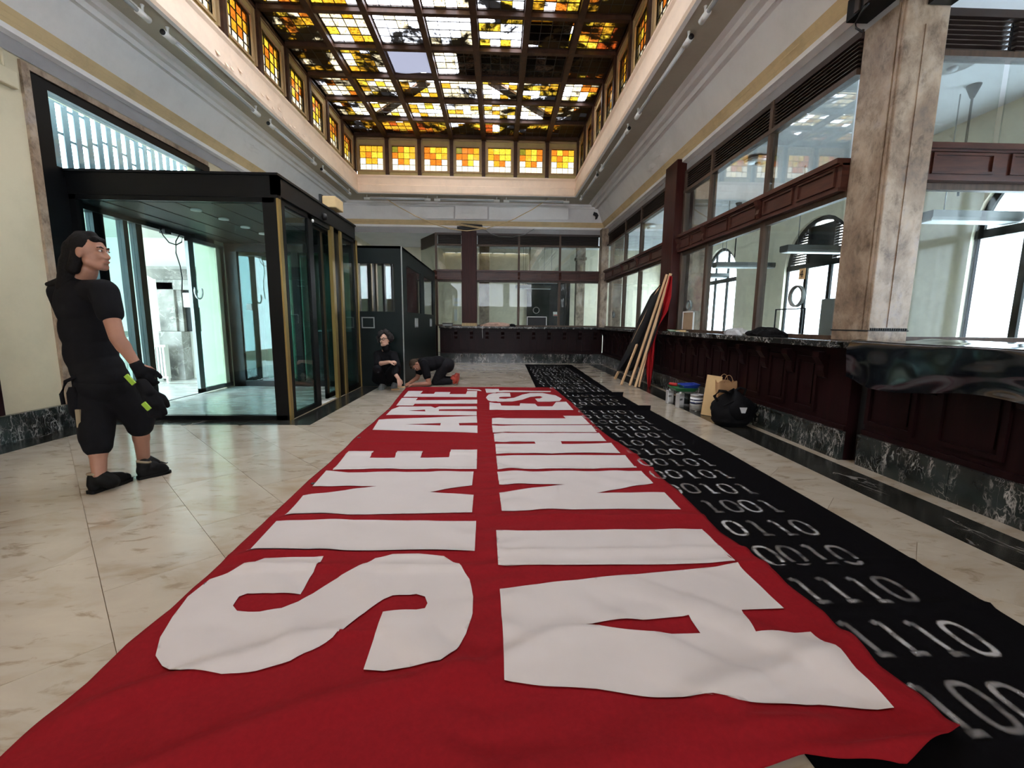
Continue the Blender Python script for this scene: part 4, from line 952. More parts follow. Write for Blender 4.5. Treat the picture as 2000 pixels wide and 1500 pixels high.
def hcl(x, y):
    h = .003+.004*max(0, noise.noise((x*2.2, y*1.3, 5)))
    for fy, a, wd in ((7.12, .055, .10), (5.98, .050, .09), (1.66, .012, .03), (2.02, .006, .03)):
        t = (y-fy-.02*math.sin(x*4))/wd
        if abs(t) < 1: h += a*(1-t*t)**2
    return h
CR_T = [(.8, 2.10), (1.54, 2.13), (2.2, 2.16), (3.6, 2.17), (5.9, 2.12), (6.02, 2.17), (6.1, 2.07), (7.05, 2.06), (7.15, 2.10), (7.3, 2.0), (9, 2.03), (12.4, 2.10)]
def cpt(u, v):
    y = .88+11.5*(v**1.15); x0 = lerp_list([(.8, .88), (3, .78), (7.9, .70), (12.4, .77)], y); x1 = lerp_list(CR_T, y)+.008*noise.noise((y*3, 0, 0))
    x = x0+(x1-x0)*u; z = hcl(x, y)
    if y < 8.0 and x < xr(min(y, 7.9))+.05: z = .0015         # pressed flat under the banner
    return (x, y, z)
blk = put('painted_cloth', MB().grid(40, 420, cpt), 'cloth_black', org=(1.4, 6.5, 0)); tag(blk, 'long black cloth strip on the floor with rows of sprayed zeros and ones', 'cloth')
m, nt, b = _mat('spray_white'); b.inputs['Roughness'].default_value = .8; b.inputs['Base Color'].default_value = (.50, .50, .50, 1)
at = N(nt, 'ShaderNodeAttribute', attribute_name='soft'); oi = N(nt, 'ShaderNodeObjectInfo')
geo = N(nt, 'ShaderNodeNewGeometry'); nn = N(nt, 'ShaderNodeTexNoise', Scale=14.0, Detail=3.0); nt.links.new(geo.outputs['Position'], nn.inputs['Vector'])
rr = ramp(nt, [(.30, (.25,)*3), (.62, (1, 1, 1))], nn.outputs[0]); mu = N(nt, 'ShaderNodeMath', operation='MULTIPLY'); nt.links.new(at.outputs['Fac'], mu.inputs[0]); nt.links.new(rr.outputs[0], mu.inputs[1])
mr = N(nt, 'ShaderNodeMapRange'); mr.inputs[3].default_value = .30; mr.inputs[4].default_value = .85; nt.links.new(oi.outputs['Random'], mr.inputs[0])
mu2 = N(nt, 'ShaderNodeMath', operation='MULTIPLY'); nt.links.new(mu.outputs[0], mu2.inputs[0]); nt.links.new(mr.outputs[0], mu2.inputs[1]); nt.links.new(mu2.outputs[0], b.inputs['Alpha'])
def stroke_mesh(name, lines, wd):
    vs = []; fs = []; soft = []
    for ln in lines:
        k = len(ln); base = len(vs)
        for i, (x, y) in enumerate(ln):
            a = ln[max(i-1, 0)]; c = ln[min(i+1, k-1)]; d = Vector((c[0]-a[0], c[1]-a[1])).normalized(); nx, ny = -d.y, d.x
            end = 0 if (i in (0, k-1) and ln[0] != ln[-1]) else 1
            for s, q in ((-1.35, 0), (-.45, 1), (.45, 1), (1.35, 0)): vs.append((x+nx*wd*s, y+ny*wd*s, 0)); soft.append(q*(.25+.75*end))
        for i in range(k-1):
            for j in range(3): fs.append((base+i*4+j, base+(i+1)*4+j, base+(i+1)*4+j+1, base+i*4+j+1))
    me = bpy.data.meshes.new(name); me.from_pydata(vs, [], fs); at = me.attributes.new('soft', 'FLOAT', 'POINT'); at.data.foreach_set('value', soft); me.materials.append(MATS['spray_white']); return me
one = stroke_mesh('digit_one', [[(-.035, .075), (-.012, .085), (0, .088)], [(0, .09), (.002, .05), (.0, 0), (.002, -.05), (.0, -.088)], [(-.02, -.086), (.0, -.086), (.045, -.088)]], .0125)
zero = stroke_mesh('digit_zero', [[(.045*math.copysign(abs(math.cos(t))**.7, math.cos(t)), .088*math.copysign(abs(math.sin(t))**.8, math.sin(t))) for t in [2*PI*k/20 for k in range(21)]]], .0120)
rows = ['01100101', '10110110', '01101110', '10010010', '11010110', '01001001', '11000101', '01100101', '10100101', '01101001', '11010110', '01011001', '10010101', '01100101', '10010110', '11011001', '01010101', '01101101', '10110010']
rng = random.Random(3); yy = 1.18; ri = 0
while yy < 12.1:
    row = rows[ri % len(rows)] if ri > 1 else ('11001110' if ri == 1 else '00001001')
    for i, ch in enumerate(row):
        x = 1.865-.135*(7-i)-.05; x += .012*(rng.random()-.5); y = yy+.012*(rng.random()-.5)
        if y < 7.95 and x < xr(min(max(y, 1.2), 7.9))-.02: continue
        if ri == 0 and i > 6: continue
        o = bpy.data.objects.new('painted_digit', one if ch == '1' else zero); COL.objects.link(o); o.parent = blk
        o.location = Vector((x, y, hcl(x, y)+.004+(.014 if any(abs(y-f) < .16 for f in (7.12, 5.98)) else 0)))-blk.location; o.rotation_euler = (0, 0, .06*(rng.random()-.5)); o.scale = (1, 1, 1)
    yy += .305; ri += 1

# ------------------------------------------------------------------ flags and sticks leaning on the mahogany pillar
def pole(label, foot, top, wd, m='pine', name='flag_pole', group=None):
    f = Vector(foot); mb = MB().obox(f+Vector((0, 0, .012)), top, wd, wd)
    return tag(put(name, mb, m, org=f, bevel=.003), label, 'pole', group)
T = lambda px, py, x=2.97: atX(px, py, x)
pole('longest pale wooden pole of the red flag leaning on the pillar', fl(1230, 754), T(1303, 536), .042)
pole('second long wooden pole just right of the first, tip at the red cloth', fl(1241, 757), T(1310, 534, 2.99), .042)
pole('short loose wooden stick leaning left of the long poles', fl(1213, 753), T(1246, 668, 2.72), .035, name='wooden_stick')
pole('short thin wooden stick leaning right of the long poles', fl(1248, 757), T(1267, 675, 2.90), .032, name='wooden_stick')
pole('wooden pole whose foot shows under the black flag', fl(1201, 741), T(1291, 556, 2.95), .042)
plain('flag_red', (.42, .014, .02), .75, noise_s=20, var=.15, spec=.15)
plain('flag_black', (.006, .006, .008), .6, noise_s=20, var=.3)
def flag(name, label, left, right, xs, m):
    def P(u, v):
        a = lerp_list([(i/(len(left)-1), Vector((*q, 0))) for i, q in enumerate(left)], v); c = lerp_list([(i/(len(right)-1), Vector((*q, 0))) for i, q in enumerate(right)], v)
        q = a.lerp(c, u); x = (xs[0][0]+(xs[1][0]-xs[0][0])*v)*(1-u)+(xs[0][1]+(xs[1][1]-xs[0][1])*v)*u
        return atX(q.x, q.y, x+.022*math.sin(u*11+v*3)+.012*noise.noise((u*3, v*4, 1)))
    o = put(name, MB().grid(26, 44, P), m, org=(xs[1][0], 8.2, 0), solid=.003); return tag(o, label, 'flag')
flag('flag', 'red cloth flag hanging in folds beside the mahogany pillar', [(1306, 537), (1290, 580), (1277, 615), (1268, 650), (1262, 690), (1262, 725), (1265, 757)], [(1313, 540), (1311, 580), (1304, 608), (1287, 636), (1280, 665), (1277, 710), (1270, 757)], ((2.96, 2.97), (2.84, 2.86)), 'flag_red')
flag('flag', 'black cloth flag drooping between the poles and the counter', [(1293, 553), (1271, 576), (1248, 622), (1233, 663), (1217, 696), (1203, 725)], [(1301, 562), (1293, 610), (1281, 655), (1266, 690), (1250, 712), (1236, 724)], ((2.93, 2.98), (2.47, 2.74)), 'flag_black')

# ------------------------------------------------------------------ things on the floor by the right counter
plain('paint_tin', (.60, .60, .60), .3, .6); plain('label_white', (.70, .72, .74), .45); plain('label_navy', (.02, .03, .10), .45)
plain('plastic_green', (.03, .16, .06), .4); plain('plastic_blue', (.015, .04, .30), .35); plain('plastic_red', (.5, .03, .03), .4)
plain('kraft', (.42, .25, .13), .8, noise_s=8, var=.15); plain('kraft_light', (.60, .42, .22), .8, noise_s=6, var=.1)
plain('nylon_black', (.004, .004, .005), .75, noise_s=40, var=.3); plain('logo_grey', (.55, .57, .60), .4)
plain('paper_white', (.7, .7, .68), .7); plain('cardboard', (.36, .26, .17), .85, noise_s=10, var=.1)
def tin(label, c, r, h, wrap, band, handle=True, name='paint_tin'):
    t = thing(name, label, 'paint tin', c)
    x, y, z = c
    put('can', MB().lathe(c, [(r*.97, 0), (r, .006), (r, h-.012), (r*1.03, h-.008), (r*1.03, h), (r*.9, h), (r*.88, h-.006), (0, h-.006)], 24), 'paint_tin', t)
    w = put('wrap', MB().lathe(c, [(r*1.006, h*.1), (r*1.006, h*.82)], 24), wrap, t)
    for a, b in band: put('label_stripe', MB().lathe(c, [(r*1.012, h*a), (r*1.012, h*b)], 24), 'label_navy', w)
    if handle: put('wire_handle', MB().tube([(x+r*1.03*math.cos(t_), y-r*1.0, z+h*.78-.9*r*math.sin(t_)) for t_ in [PI*k/10 for k in range(11)]], .003, 6), 'steel', t)
    return t
tin('white paint tin with navy blue bands standing alone beside the paper bag', (2.80, 5.98, 0), .085, .215, 'label_white', ((.40, .52), (.62, .70)))
tin('dark paint tin under the blue and green trays', (2.82, 6.35, 0), .085, .22, 'dark_tin', (), True)
def carton(label, c, wd, h, rz=.3):
    t = thing('metal_canister', label, 'canister', c); ca, sa = math.cos(rz), math.sin(rz); x, y, z = c
    R = lambda u, v, k: (x+u*ca-v*sa, y+u*sa+v*ca, z+k)
    def ob(u0, v0, k0, u1, v1, k1): return MB().prism([R(u0, v0, k0), R(u1, v0, k0), R(u1, v1, k0), R(u0, v1, k0)], (0, 0, k1-k0))
    put('can', ob(-wd/2, -wd*.32, 0, wd/2, wd*.32, h), 'paint_tin', t, bevel=.008); put('paper_label', ob(-wd*.40, -wd*.33, h*.15, wd*.40, wd*.33, h*.8), 'label_white', t)
    put('cap', MB().lathe((x, y, z+h), [(.018, 0), (.018, .018), (.0, .018)], 14), 'label_white', t); put('stripe', ob(-wd*.41, -wd*.335, h*.52, wd*.1, wd*.335, h*.66), 'grey_metal', t)
carton('white metal canister, rear one of three under the trays', (2.60, 6.44, 0), .10, .20, .2)
carton('white metal canister, front one nearest the cloth', (2.63, 6.14, 0), .11, .20, .5)
carton('white metal canister half hidden between the other two', (2.70, 6.29, 0), .09, .19, .1)
def tray(label, c, sx, sy, h, m, tilt):
    t = thing('paint_tray', label, 'tray', c); x, y, z = c
    mb = MB(); k = .78
    o = [(-sx/2, -sy/2), (sx/2, -sy/2), (sx/2, sy/2), (-sx/2, sy/2)]
    def Q(u, v, w): return (x+u, y+v, z+w+tilt*u)
    top = [Q(u, v, h) for u, v in o]; topi = [Q(u*.94, v*.94, h) for u, v in o]; boti = [Q(u*k*.95, v*k*.95, .006) for u, v in o]; bot = [Q(u*k, v*k, 0) for u, v in o]
    vs = bot+top+topi+boti; fs = [(3, 2, 1, 0), (12, 13, 14, 15)]
    for i in range(4):
        j = (i+1) % 4; fs += [(i, j, 4+j, 4+i), (4+i, 4+j, 8+j, 8+i), (8+i, 8+j, 12+j, 12+i)]
    put('pan', mb.add(vs, fs), m, t); put('lip', MB().tube([Q(u*1.0, v*1.0, h) for u, v in o+o[:1]], .006, 6), m, t)
tray('green paint tray resting on the tins', (2.72, 6.28, .222), .34, .28, .05, 'plastic_green', -.02)
tray('blue paint tray nested on top of the green one', (2.79, 6.25, .266), .25, .22, .055, 'plastic_blue', .05)
sp = thing('roller_sponge', 'small red roller lying on the green tray', 'roller', (2.62, 6.36, .30)); put('roll', MB().tube([(2.58, 6.42, .30), (2.64, 6.30, .305)], .024, 12), 'plastic_red', sp); put('handle', MB().tube([(2.64, 6.30, .305), (2.68, 6.22, .31), (2.66, 6.12, .30)], .007), 'plastic_green', sp)
# paper bag, board, black bag
bd = thing('cardboard_sheet', 'pale brown cardboard sheet leaning behind the black bag', 'cardboard', (2.74, 5.58, 0)); put('sheet', MB().prism([(2.70, 5.62, .005), (2.86, 5.40, .005), (2.90, 5.52, .52), (2.78, 5.68, .53)], (.01, .01, 0)), 'kraft_light', bd)
kb = thing('paper_bag', 'brown kraft paper bag with twisted handles behind the black bag', 'paper bag', (2.96, 5.52, 0))
def kbp(u, v):
    a = u*2*PI; rx, ry = .13+.012*math.sin(3*a+v*4), .085+.01*math.cos(2*a); sq = lambda c: math.copysign(abs(c)**.45, c)
    return (2.955+rx*sq(math.cos(a))*(1-.06*v), 5.52+ry*sq(math.sin(a))*(1-.25*v), .004+.46*v+(.015*math.sin(5*a) if v > .9 else 0))
put('sack', MB().grid(40, 12, kbp), 'kraft', kb); put('bottom', MB().box(2.84, 5.45, .004, 3.07, 5.59, .008), 'kraft', kb)
for dy in (-.06, .06): put('handle', MB().tube([(2.90+.055*(1-math.cos(t)), 5.52+dy, .45+.10*math.sin(t)) for t in [PI*k/10 for k in range(11)]], .004, 6), 'kraft', kb)
bb = thing('black_bag', 'bulging black bag with a small pale logo on the floor by the counter', 'bag', (2.80, 5.05, 0))
def bag(u, v):
    a = u*2*PI; t = v
    r = min(1, .72+t*2.2) if t < .55 else max(0., 1-((t-.55)/.45)**2.2)
    rx, ry = .245, .17; n = 1+.20*noise.noise((math.cos(a)*1.5, math.sin(a)*1.5, t*2.4+3))+.06*noise.noise((math.cos(a)*4, math.sin(a)*4, t*6))
    z = .003+.40*t*(1+.35*noise.noise((math.cos(a)*1.2+2, math.sin(a)*1.2, 5))*max(0, t-.3))
    return (2.80+rx*r*n*math.cos(a), 5.05+ry*r*n*math.sin(a), max(.003, z))
bgr = MB().grid(56, 30, bag); put('body', bgr, 'nylon_black', bb); put('top_flap', MB().grid(14, 8, lambda u, v: (2.64+.34*u, 4.93+.16*v, .30+.05*math.sin(u*PI)-.05*(1-v)+.03*noise.noise((u*4, v*3, 2)))), 'nylon_black', bb, solid=.012)
put('front_pocket', MB().lathe((2.82, 4.90, .20), [(.0, -.045), (.09, -.03), (.13, .0), (.12, .05)], 20, 'Y'), 'nylon_black', bb)
put('logo', MB().prism([(2.775, 4.845, .25), (2.865, 4.845, .25), (2.845, 4.843, .185), (2.80, 4.843, .185)], (0, -.004, 0)), 'logo_grey', bb)
put('strap', MB().tube([(2.58, 4.98, .30), (2.54, 4.98, .36), (2.60, 4.99, .42), (2.68, 5.0, .41), (2.74, 5.02, .38)], .018, 8), 'nylon_black', bb)
put('strap', MB().tube([(2.90, 5.0, .37), (2.92, 5.0, .44), (2.86, 5.02, .455), (2.80, 5.04, .40)], .016, 8), 'nylon_black', bb)
# shiny black plastic sheet over the near counter
plain('plastic_sheet_black', (.004, .005, .007), .13, noise_s=3, var=.1, spec=.8)
def psh(u, v):
    y = 3.56-1.7*u
    s = v*1.65                      # run over the top, then down the front
    edge = .86
    wr = .030*noise.noise((u*4, v*5, 1))+.022*noise.noise((u*8, v*4, 4))
    if s < edge:
        x = 3.84-s; z = 1.072+.035*max(0, noise.noise((u*3.2+1, v*4, 2)))*(1-abs(2*s/edge-1)**4)+max(0, wr)*.8
    else:
        k = s-edge; lim = .30+.05*math.sin(u*7)+.05*u
        k = k/(1.65-edge)*lim
        x = 2.965-.035*(1-math.exp(-k*18))+.05*math.sin(u*13+k*6)*k*1.5+wr*.6-.03; z = 1.075-k+.0*u
        x = min(x, 2.962)
    return (x, y+.03*noise.noise((v*4, u*2, 8)), z)
pl = put('plastic_sheet', MB().grid(70, 60, psh), 'plastic_sheet_black', org=(3.2, 3.0, 1.0)); tag(pl, 'glossy black plastic sheet draped over the nearest counter corner', 'plastic sheet')
# bundles on the counters
def lump(name, label, cat, c, rx, ry, h, m, seed, n=1.0):
    t = thing(name, label, cat, c); x, y, z = c
    def P(u, v):
        a = u*2*PI; k = math.cos(v*PI/2); d = 1+.35*noise.noise((math.cos(a)*1.8*n, math.sin(a)*1.8*n, v*2.4+seed))
        return (x+rx*k**.6*d*math.cos(a), y+ry*k**.6*d*math.sin(a), z+.002+h*math.sin(v*PI/2)*(1+.45*noise.noise((math.cos(a)*2, math.sin(a)*2, v*3+seed*2))))
    put('folds', MB().grid(44, 14, P), m, t); return t
plain('plastic_clear_grey', (.45, .47, .48), .3, noise_s=12, var=.3, bmp=.4); plain('cloth_pinkbeige', (.50, .34, .27), .85, noise_s=10, var=.2, bmp=.3)
lump('plastic_bundle', 'crumpled pale plastic bundle on the right counter', 'bundle', (3.06, 5.55, 1.06), .09, .24, .075, 'plastic_clear_grey', 3, 2.0)
jb = lump('black_jacket', 'crumpled black jacket on the right counter beside the pale plastic', 'jacket', (3.06, 4.93, 1.06), .09, .34, .085, 'nylon_black', 8, 2.2); put('strap', MB().tube([(2.99, 4.55, 1.075), (2.96, 4.7, 1.07), (2.97, 4.9, 1.075), (2.98, 5.05, 1.09)], .008), 'nylon_black', jb)
cb = lump('cloth_bundle', 'crumpled beige-pink cloth on the far counter', 'cloth', (-.05, 12.95, 1.06), .42, .13, .10, 'cloth_pinkbeige', 12, 2.0); put('string', MB().tube([(-.42, 12.9, 1.08), (-.44, 12.72, 1.07), (-.45, 12.70, .95), (-.44, 12.70, .72)], .006), 'paper_white', cb)
lump('black_pouch', 'small black pouch on the far counter beside the beige cloth', 'pouch', (.42, 12.92, 1.06), .10, .08, .07, 'nylon_black', 20)
bxx = thing('dark_box', 'dark flat box at left end of the far counter', 'box', (-1.5, 13.0, 1.06)); put('case', B(-1.62, 12.95, 1.062, -1.34, 13.15, 1.13), 'grey_metal', bxx, bevel=.01); put('lid', B(-1.63, 12.94, 1.13, -1.33, 13.16, 1.145), 'matt_black', bxx)
# clutter at the pillar end of the right counter
pp = thing('paper_pile', 'green and white papers lying on the counter by the red flag', 'papers', (3.05, 7.5, 1.06))
for k, (mname, dy, dz, w_) in enumerate((('plastic_green', .0, .0, .13), ('paper_white', .10, .012, .11), ('paper_white', -.22, .0, .12), ('kraft_light', -.12, .014, .08), ('plastic_green', .2, .02, .09))):
    put('sheet', B(3.05-w_/2, 7.45+dy-.13, 1.062+dz, 3.05+w_/2, 7.45+dy+.13, 1.072+dz), mname, pp)
rl = thing('tape_roll', 'small orange tape roll on the counter by the papers', 'tape', (3.02, 7.1, 1.06)); put('ring', MB().lathe((3.02, 7.1, 1.062), [(.05, 0), (.05, .03), (.032, .03), (.032, 0), (.05, 0)], 20), 'kraft_light', rl)
put('core', MB().lathe((3.02, 7.1, 1.062), [(.034, .002), (.034, .028)], 20), 'kraft', rl)
# document hatches and cardboard behind the glass
def hatch(label, c, kind, wd=.42, h=.34):
    t = thing('document_hatch', label, 'hatch', c); x, y, z = c
    f = MB()
    for a0, a1, z0, z1 in ((-wd/2, -wd/2+.02, 0, h), (wd/2-.02, wd/2, 0, h), (-wd/2, wd/2, h-.02, h)):
        if kind == 'back': f.box(x+a0, y-.02, z+z0, x+a1, y+.0, z+z1)
        else: f.box(x-.02, y+a0, z+z0, x, y+a1, z+z1)
    put('metal_frame', f, 'enamel_white', t)
    put('cover', B(x-wd/2+.02, y-.012, z, x+wd/2-.02, y-.004, z+h-.02) if kind == 'back' else B(x-.012, y-wd/2+.02, z, x-.004, y+wd/2-.02, z+h-.02), 'matt_black' if kind == 'back' else 'cardboard', t)
hatch('black document hatch with white rim in the far screen', (1.17, YB-.03, 1.10), 'back', .60, .26); hatch('cardboard-covered document hatch in the right screen by the pillar', (XR-.02, 7.28, 1.10), 'right', .42, .30)
ob = thing('document_hatch', 'thin outlined document hatch under the large speaking ring', 'hatch', (XR-.02, 4.75, 1.10)); put('wire_frame', MB().box(XR-.02, 4.5, 1.1, XR-.01, 4.512, 1.37).box(XR-.02, 4.98, 1.1, XR-.01, 4.992, 1.37).box(XR-.02, 4.5, 1.36, XR-.01, 4.992, 1.372), 'black_metal', ob)
pc = thing('sign_plate', 'small cream plate with the number 4 hung in the screen', 'sign', (XR-.03, 4.83, 1.85))
c4 = atX(1567, 535, XR-.03); put('plate', B(XR-.035, c4.y-.045, c4.z-.055, XR-.028, c4.y+.045, c4.z+.055), 'kraft_light', pc)
four = MB(); yq, zq = c4.y, c4.z
four.box(XR-.039, yq-.012, zq-.035, XR-.036, yq-.004, zq+.035).box(XR-.039, yq-.025, zq-.012, XR-.036, yq+.025, zq-.004).add([(XR-.039, yq+.018, zq-.006), (XR-.039, yq+.026, zq-.006), (XR-.039, yq-.004, zq+.035), (XR-.039, yq-.012, zq+.035)], [(0, 1, 2, 3)])
put('number', four, 'matt_black', pc)

# ------------------------------------------------------------------ overhead: tube lamps, cable, boards, boxes
plain('tube_glass', (.55, .58, .60), .2)
def tube_lamp(label, a, b, grp):
    a, b = Vector(a), Vector(b); d = (b-a).normalized(); t = thing('tube_lamp', label, 'lamp', a, grp)
    L = (b-a).length; c = min(.16, L*.22)
    put('end_cap', MB().tube([a, a+d*c], .034, 12), 'enamel_white', t); put('end_cap', MB().tube([b-d*c, b], .034, 12), 'enamel_white', t)
    put('glass_tube', MB().tube([a+d*c, b-d*c], .020, 10), 'tube_glass', t); put('spine', MB().obox(a+d*c+Vector((0, 0, .03)), b-d*c+Vector((0, 0, .03)), .022, .018), 'enamel_white', t)
    for q in (a+d*c*.5, b-d*c*.5): put('hook', MB().tube([q+Vector((0, 0, .03)), q+Vector((0, 0, .075)), q+Vector((0, 0, .10))], [.012, .012, .02], 8), 'enamel_white', t)
    put('black_lens', MB().tube([a-d*.012, a+d*.004], .030, 12), 'matt_black', t)
XT, ZT = 2.16, 4.40
ysr = [(atX(1350, 68, XT).y, atX(1243, 222, XT).y), (atX(1229, 242, XT).y, atX(1173, 326, XT).y), (atX(1167, 336, XT).y, atX(1134, 384, XT).y)]
ysr = [(2.5, ysr[0][0]-.25)]+ysr
for k, (a, b) in enumerate(ysr): tube_lamp('white-capped fluorescent tube under the right soffit, %s from the viewer' % ORD[k], (XT, a, ZT), (XT, b, ZT), 'tube lamps round the ceiling soffit')
XT = -3.80
ysl = [(atX(318, 60, XT).y, atX(505, 215, XT).y), (atX(524, 236, XT).y, atX(616, 318, XT).y), (atX(628, 328, XT).y, atX(684, 376, XT).y)]
ysl = [(2.9, ysl[0][0]-.2)]+ysl
for k, (a, b) in enumerate(ysl): tube_lamp('white-capped fluorescent tube under the left soffit, %s from the viewer' % ORD[k], (XT, a, ZT), (XT, b, ZT), 'tube lamps round the ceiling soffit')
xs_ = [atY(px, 390, 12.35).x for px in (711, 841, 848, 976, 983, 1112)]; zb = atY(900, 391, 12.35).z
for k in range(3): tube_lamp('fluorescent tube across the far soffit, %s' % ('left one', 'middle one', 'right one')[k], (xs_[2*k], 12.35, zb), (xs_[2*k+1], 12.35, zb), 'tube lamps round the ceiling soffit')
cab = [(740, 379), (775, 402), (810, 421), (845, 437), (880, 447), (912, 451), (950, 446), (1000, 430), (1040, 409), (1083, 380)]
tag(put('hanging_cable', MB().tube([atY(*q, 12.35) for q in cab], .012, 6), 'pine_board', org=atY(*cab[0], 12.35)), 'thin pale cable sagging across the far end below the ceiling', 'cable')
cab2 = [(945, 446), (955, 455), (975, 462), (1000, 463), (1025, 458), (1052, 442)]
tag(put('hanging_cable', MB().tube([atY(*q, 13.3) for q in cab2], .010, 6), 'grey_metal', org=atY(*cab2[0], 13.3)), 'short dark wire drooping right of the far mahogany pillar', 'cable')
br = thing('broken_boards', 'broken dark board and pine batten above the far mahogany pillar', 'boards', (-.85, 13.1, 3.75))
put('dark_board', MB().obox(atY(893, 446, 13.14), atY(937, 444, 13.14), .10, .09), 'matt_black', br); put('dark_board', MB().obox(atY(900, 438, 13.14), atY(942, 441, 13.14), .10, .035), 'matt_black', br); put('batten', MB().obox(atY(893, 438, 13.05), atY(950, 447, 13.05), .05, .05), 'pine_board', br)
eb = thing('emergency_light', 'beige box lamp on the roof edge of the entrance box', 'lamp', (-3.0, 7.75, 2.9))
e0 = atY(645, 396, 7.7)
put('case', B(e0.x-.09, 7.58, e0.z-.10, e0.x+.13, 7.95, e0.z+.08), 'kraft_light', eb, bevel=.015); put('back_plate', B(e0.x-.13, 7.56, e0.z-.12, e0.x-.09, 7.97, e0.z+.10), 'matt_black', eb); put('foot', B(e0.x-.12, 7.6, 2.81, e0.x+.0, 7.9, e0.z-.10), 'matt_black', eb)
jx = thing('junction_box', 'cream junction box high on the left wall', 'junction box', (XL, 4.66, 3.5)); put('case', B(XL, 4.60, 3.40, XL+.06, 4.80, 3.56), 'wall_cream', jx, bevel=.012); put('conduit', MB().tube([(XL+.03, 4.7, 3.56), (XL+.03, 4.7, 3.70)], .012), 'wall_cream', jx)
sb_ = thing('shutter_box', 'black ribbed shutter box above the near marble pillar', 'shutter box', (3.08, 3.2, 3.78))
put('case', B(3.0, 1.6, 3.79, 3.24, 4.10, 3.96), 'black_metal', sb_)
for k in range(24): put('rib', B(2.985, 1.65+k*.10, 3.80, 3.0, 1.70+k*.10, 3.95), 'louver', sb_)
put('cable_loop', MB().tube([atX(px, py, 2.97) for px, py in ((1697, 6), (1683, 22), (1671, 45), (1672, 55), (1684, 62))], .008, 6), 'matt_black', sb_)
tag(put('steel_beam', MB().box(3.37, 1.2, 3.70, 3.50, 3.69, 3.98).box(3.34, 1.2, 3.68, 3.53, 3.69, 3.71), 'black_metal', org=(3.43, 2.5, 3.7)), 'black steel beam running from the top of the marble pillar towards the viewer', 'beam')
# office luminaires, ceiling roses, dish lamps
plain('luminaire_grey', (.06, .065, .06), .5)
def luminaire(label, p, q, rod=True):
    t = thing('pendant_luminaire', label, 'lamp', ((p[0]+q[0])/2, p[1], p[2]), 'long flat pendant lamps in the office')
    x0, y, z = p; x1 = q[0]
    put('housing', MB().prism([(x0, y-.10, z), (x0, y-.12, z+.03), (x0, y-.12, z+.11), (x0, y+.12, z+.11), (x0, y+.12, z+.03), (x0, y+.10, z)], (x1-x0, 0, 0)), 'luminaire_grey', t); put('diffuser', B(x0+.02, y-.09, z-.012, x1-.02, y+.09, z), 'lamp_white', t)
    for x in (x0+.25, x1-.25): put('rod', MB().tube([(x, y, z+.07), (x, y, 3.98)], .007, 6), 'grey_metal', t)
for lab, a, b in (('long flat pendant lamp right of the marble pillar', (1803, 432), (2080, 434)), ('long flat pendant lamp just left of the marble pillar', (1530, 492), (1690, 492)), ('long flat pendant lamp in the middle of the right screen', (1395, 522), (1530, 525)), ('long flat pendant lamp behind the red flag end of the screen', (1325, 541), (1420, 543))):
    p = fl(*a, 2.5); luminaire(lab, p, fl(*b, 2.5))
luminaire('long flat pendant lamp behind the far screen', (.62, 15.6, 2.35), (1.85, 15.6, 2.35)); luminaire('second flat pendant lamp higher behind the far screen', (.75, 16.4, 2.62), (2.2, 16.4, 2.62))
for k, (px, py) in enumerate(((1902, 170), (1443, 398), (1336, 448), (1050, 497))):
    c = fl(px, py, 3.96) if k < 3 else Vector((1.05, 15.0, 3.96))
    t = thing('pendant_rod', 'dark rod with cone rose on the office ceiling, %s' % ('right of the marble pillar', 'left of the marble pillar', 'near the mahogany pillar', 'behind the far screen')[k], 'lamp', (c.x, c.y, 3.98), 'ceiling rods in the office')
    put('cone_rose', MB().lathe((c.x, c.y, 3.98), [(.07, 0), (.065, -.02), (.02, -.14), (0, -.14)], 14), 'black_metal', t); put('rod', MB().tube([(c.x, c.y, 3.86), (c.x, c.y, 2.75)], .012, 8), 'black_metal', t)
for k, (px, py) in enumerate(((1862, 122), (1481, 312), (1350, 394), (1267, 441), (1035, 484))):
    c = fl(px, py, 3.95) if k < 4 else Vector((.9, 14.6, 3.95))
    t = thing('dish_lamp', 'round metal dish lamp on the office ceiling, %s' % ('right of the marble pillar', 'nearest left of the marble pillar', 'by the mahogany pillar', 'beyond the mahogany pillar', 'behind the far screen')[k], 'lamp', (c.x, c.y, 3.98), 'dish lamps on the office ceiling')
    put('dish', MB().lathe((c.x, c.y, 3.975), [(.10, 0), (.22, -.03), (.22, -.045), (.16, -.07), (0, -.08)], 20), 'steel', t); put('bulb', MB().lathe((c.x, c.y, 3.90), [(.05, 0), (.04, -.03), (0, -.045)], 12), 'lamp_white', t)
# dark double door and notices on the far office wall
d2 = thing('door_2', 'dark tall door with light over it on the far office wall', 'door', (1.95, 17.38, 0), kind='structure')
put('door_frame', MB().box(1.12, 17.28, 0, 1.28, 17.4, 3.0).box(2.62, 17.28, 0, 2.8, 17.4, 3.0).box(1.12, 17.28, 2.75, 2.8, 17.4, 3.05), 'black_metal', d2); put('door_leaf', B(1.28, 17.33, 0, 2.0, 17.39, 2.75), 'booth_green', d2); put('door_leaf', B(2.0, 17.33, 0, 2.62, 17.39, 2.75), 'matt_black', d2)
nt_ = thing('notice', 'small white and red notice on the dark office door', 'notice', (2.25, 17.3, 1.5)); put('paper', B(2.16, 17.31, 1.44, 2.36, 17.325, 1.60), 'paper_white', nt_); put('red_band', B(2.18, 17.303, 1.455, 2.34, 17.31, 1.49), 'plastic_red', nt_)
sw = thing('switch_panel', 'white switch panel on the office wall behind the left of the far screen', 'switch', (-1.6, 17.37, 1.4))
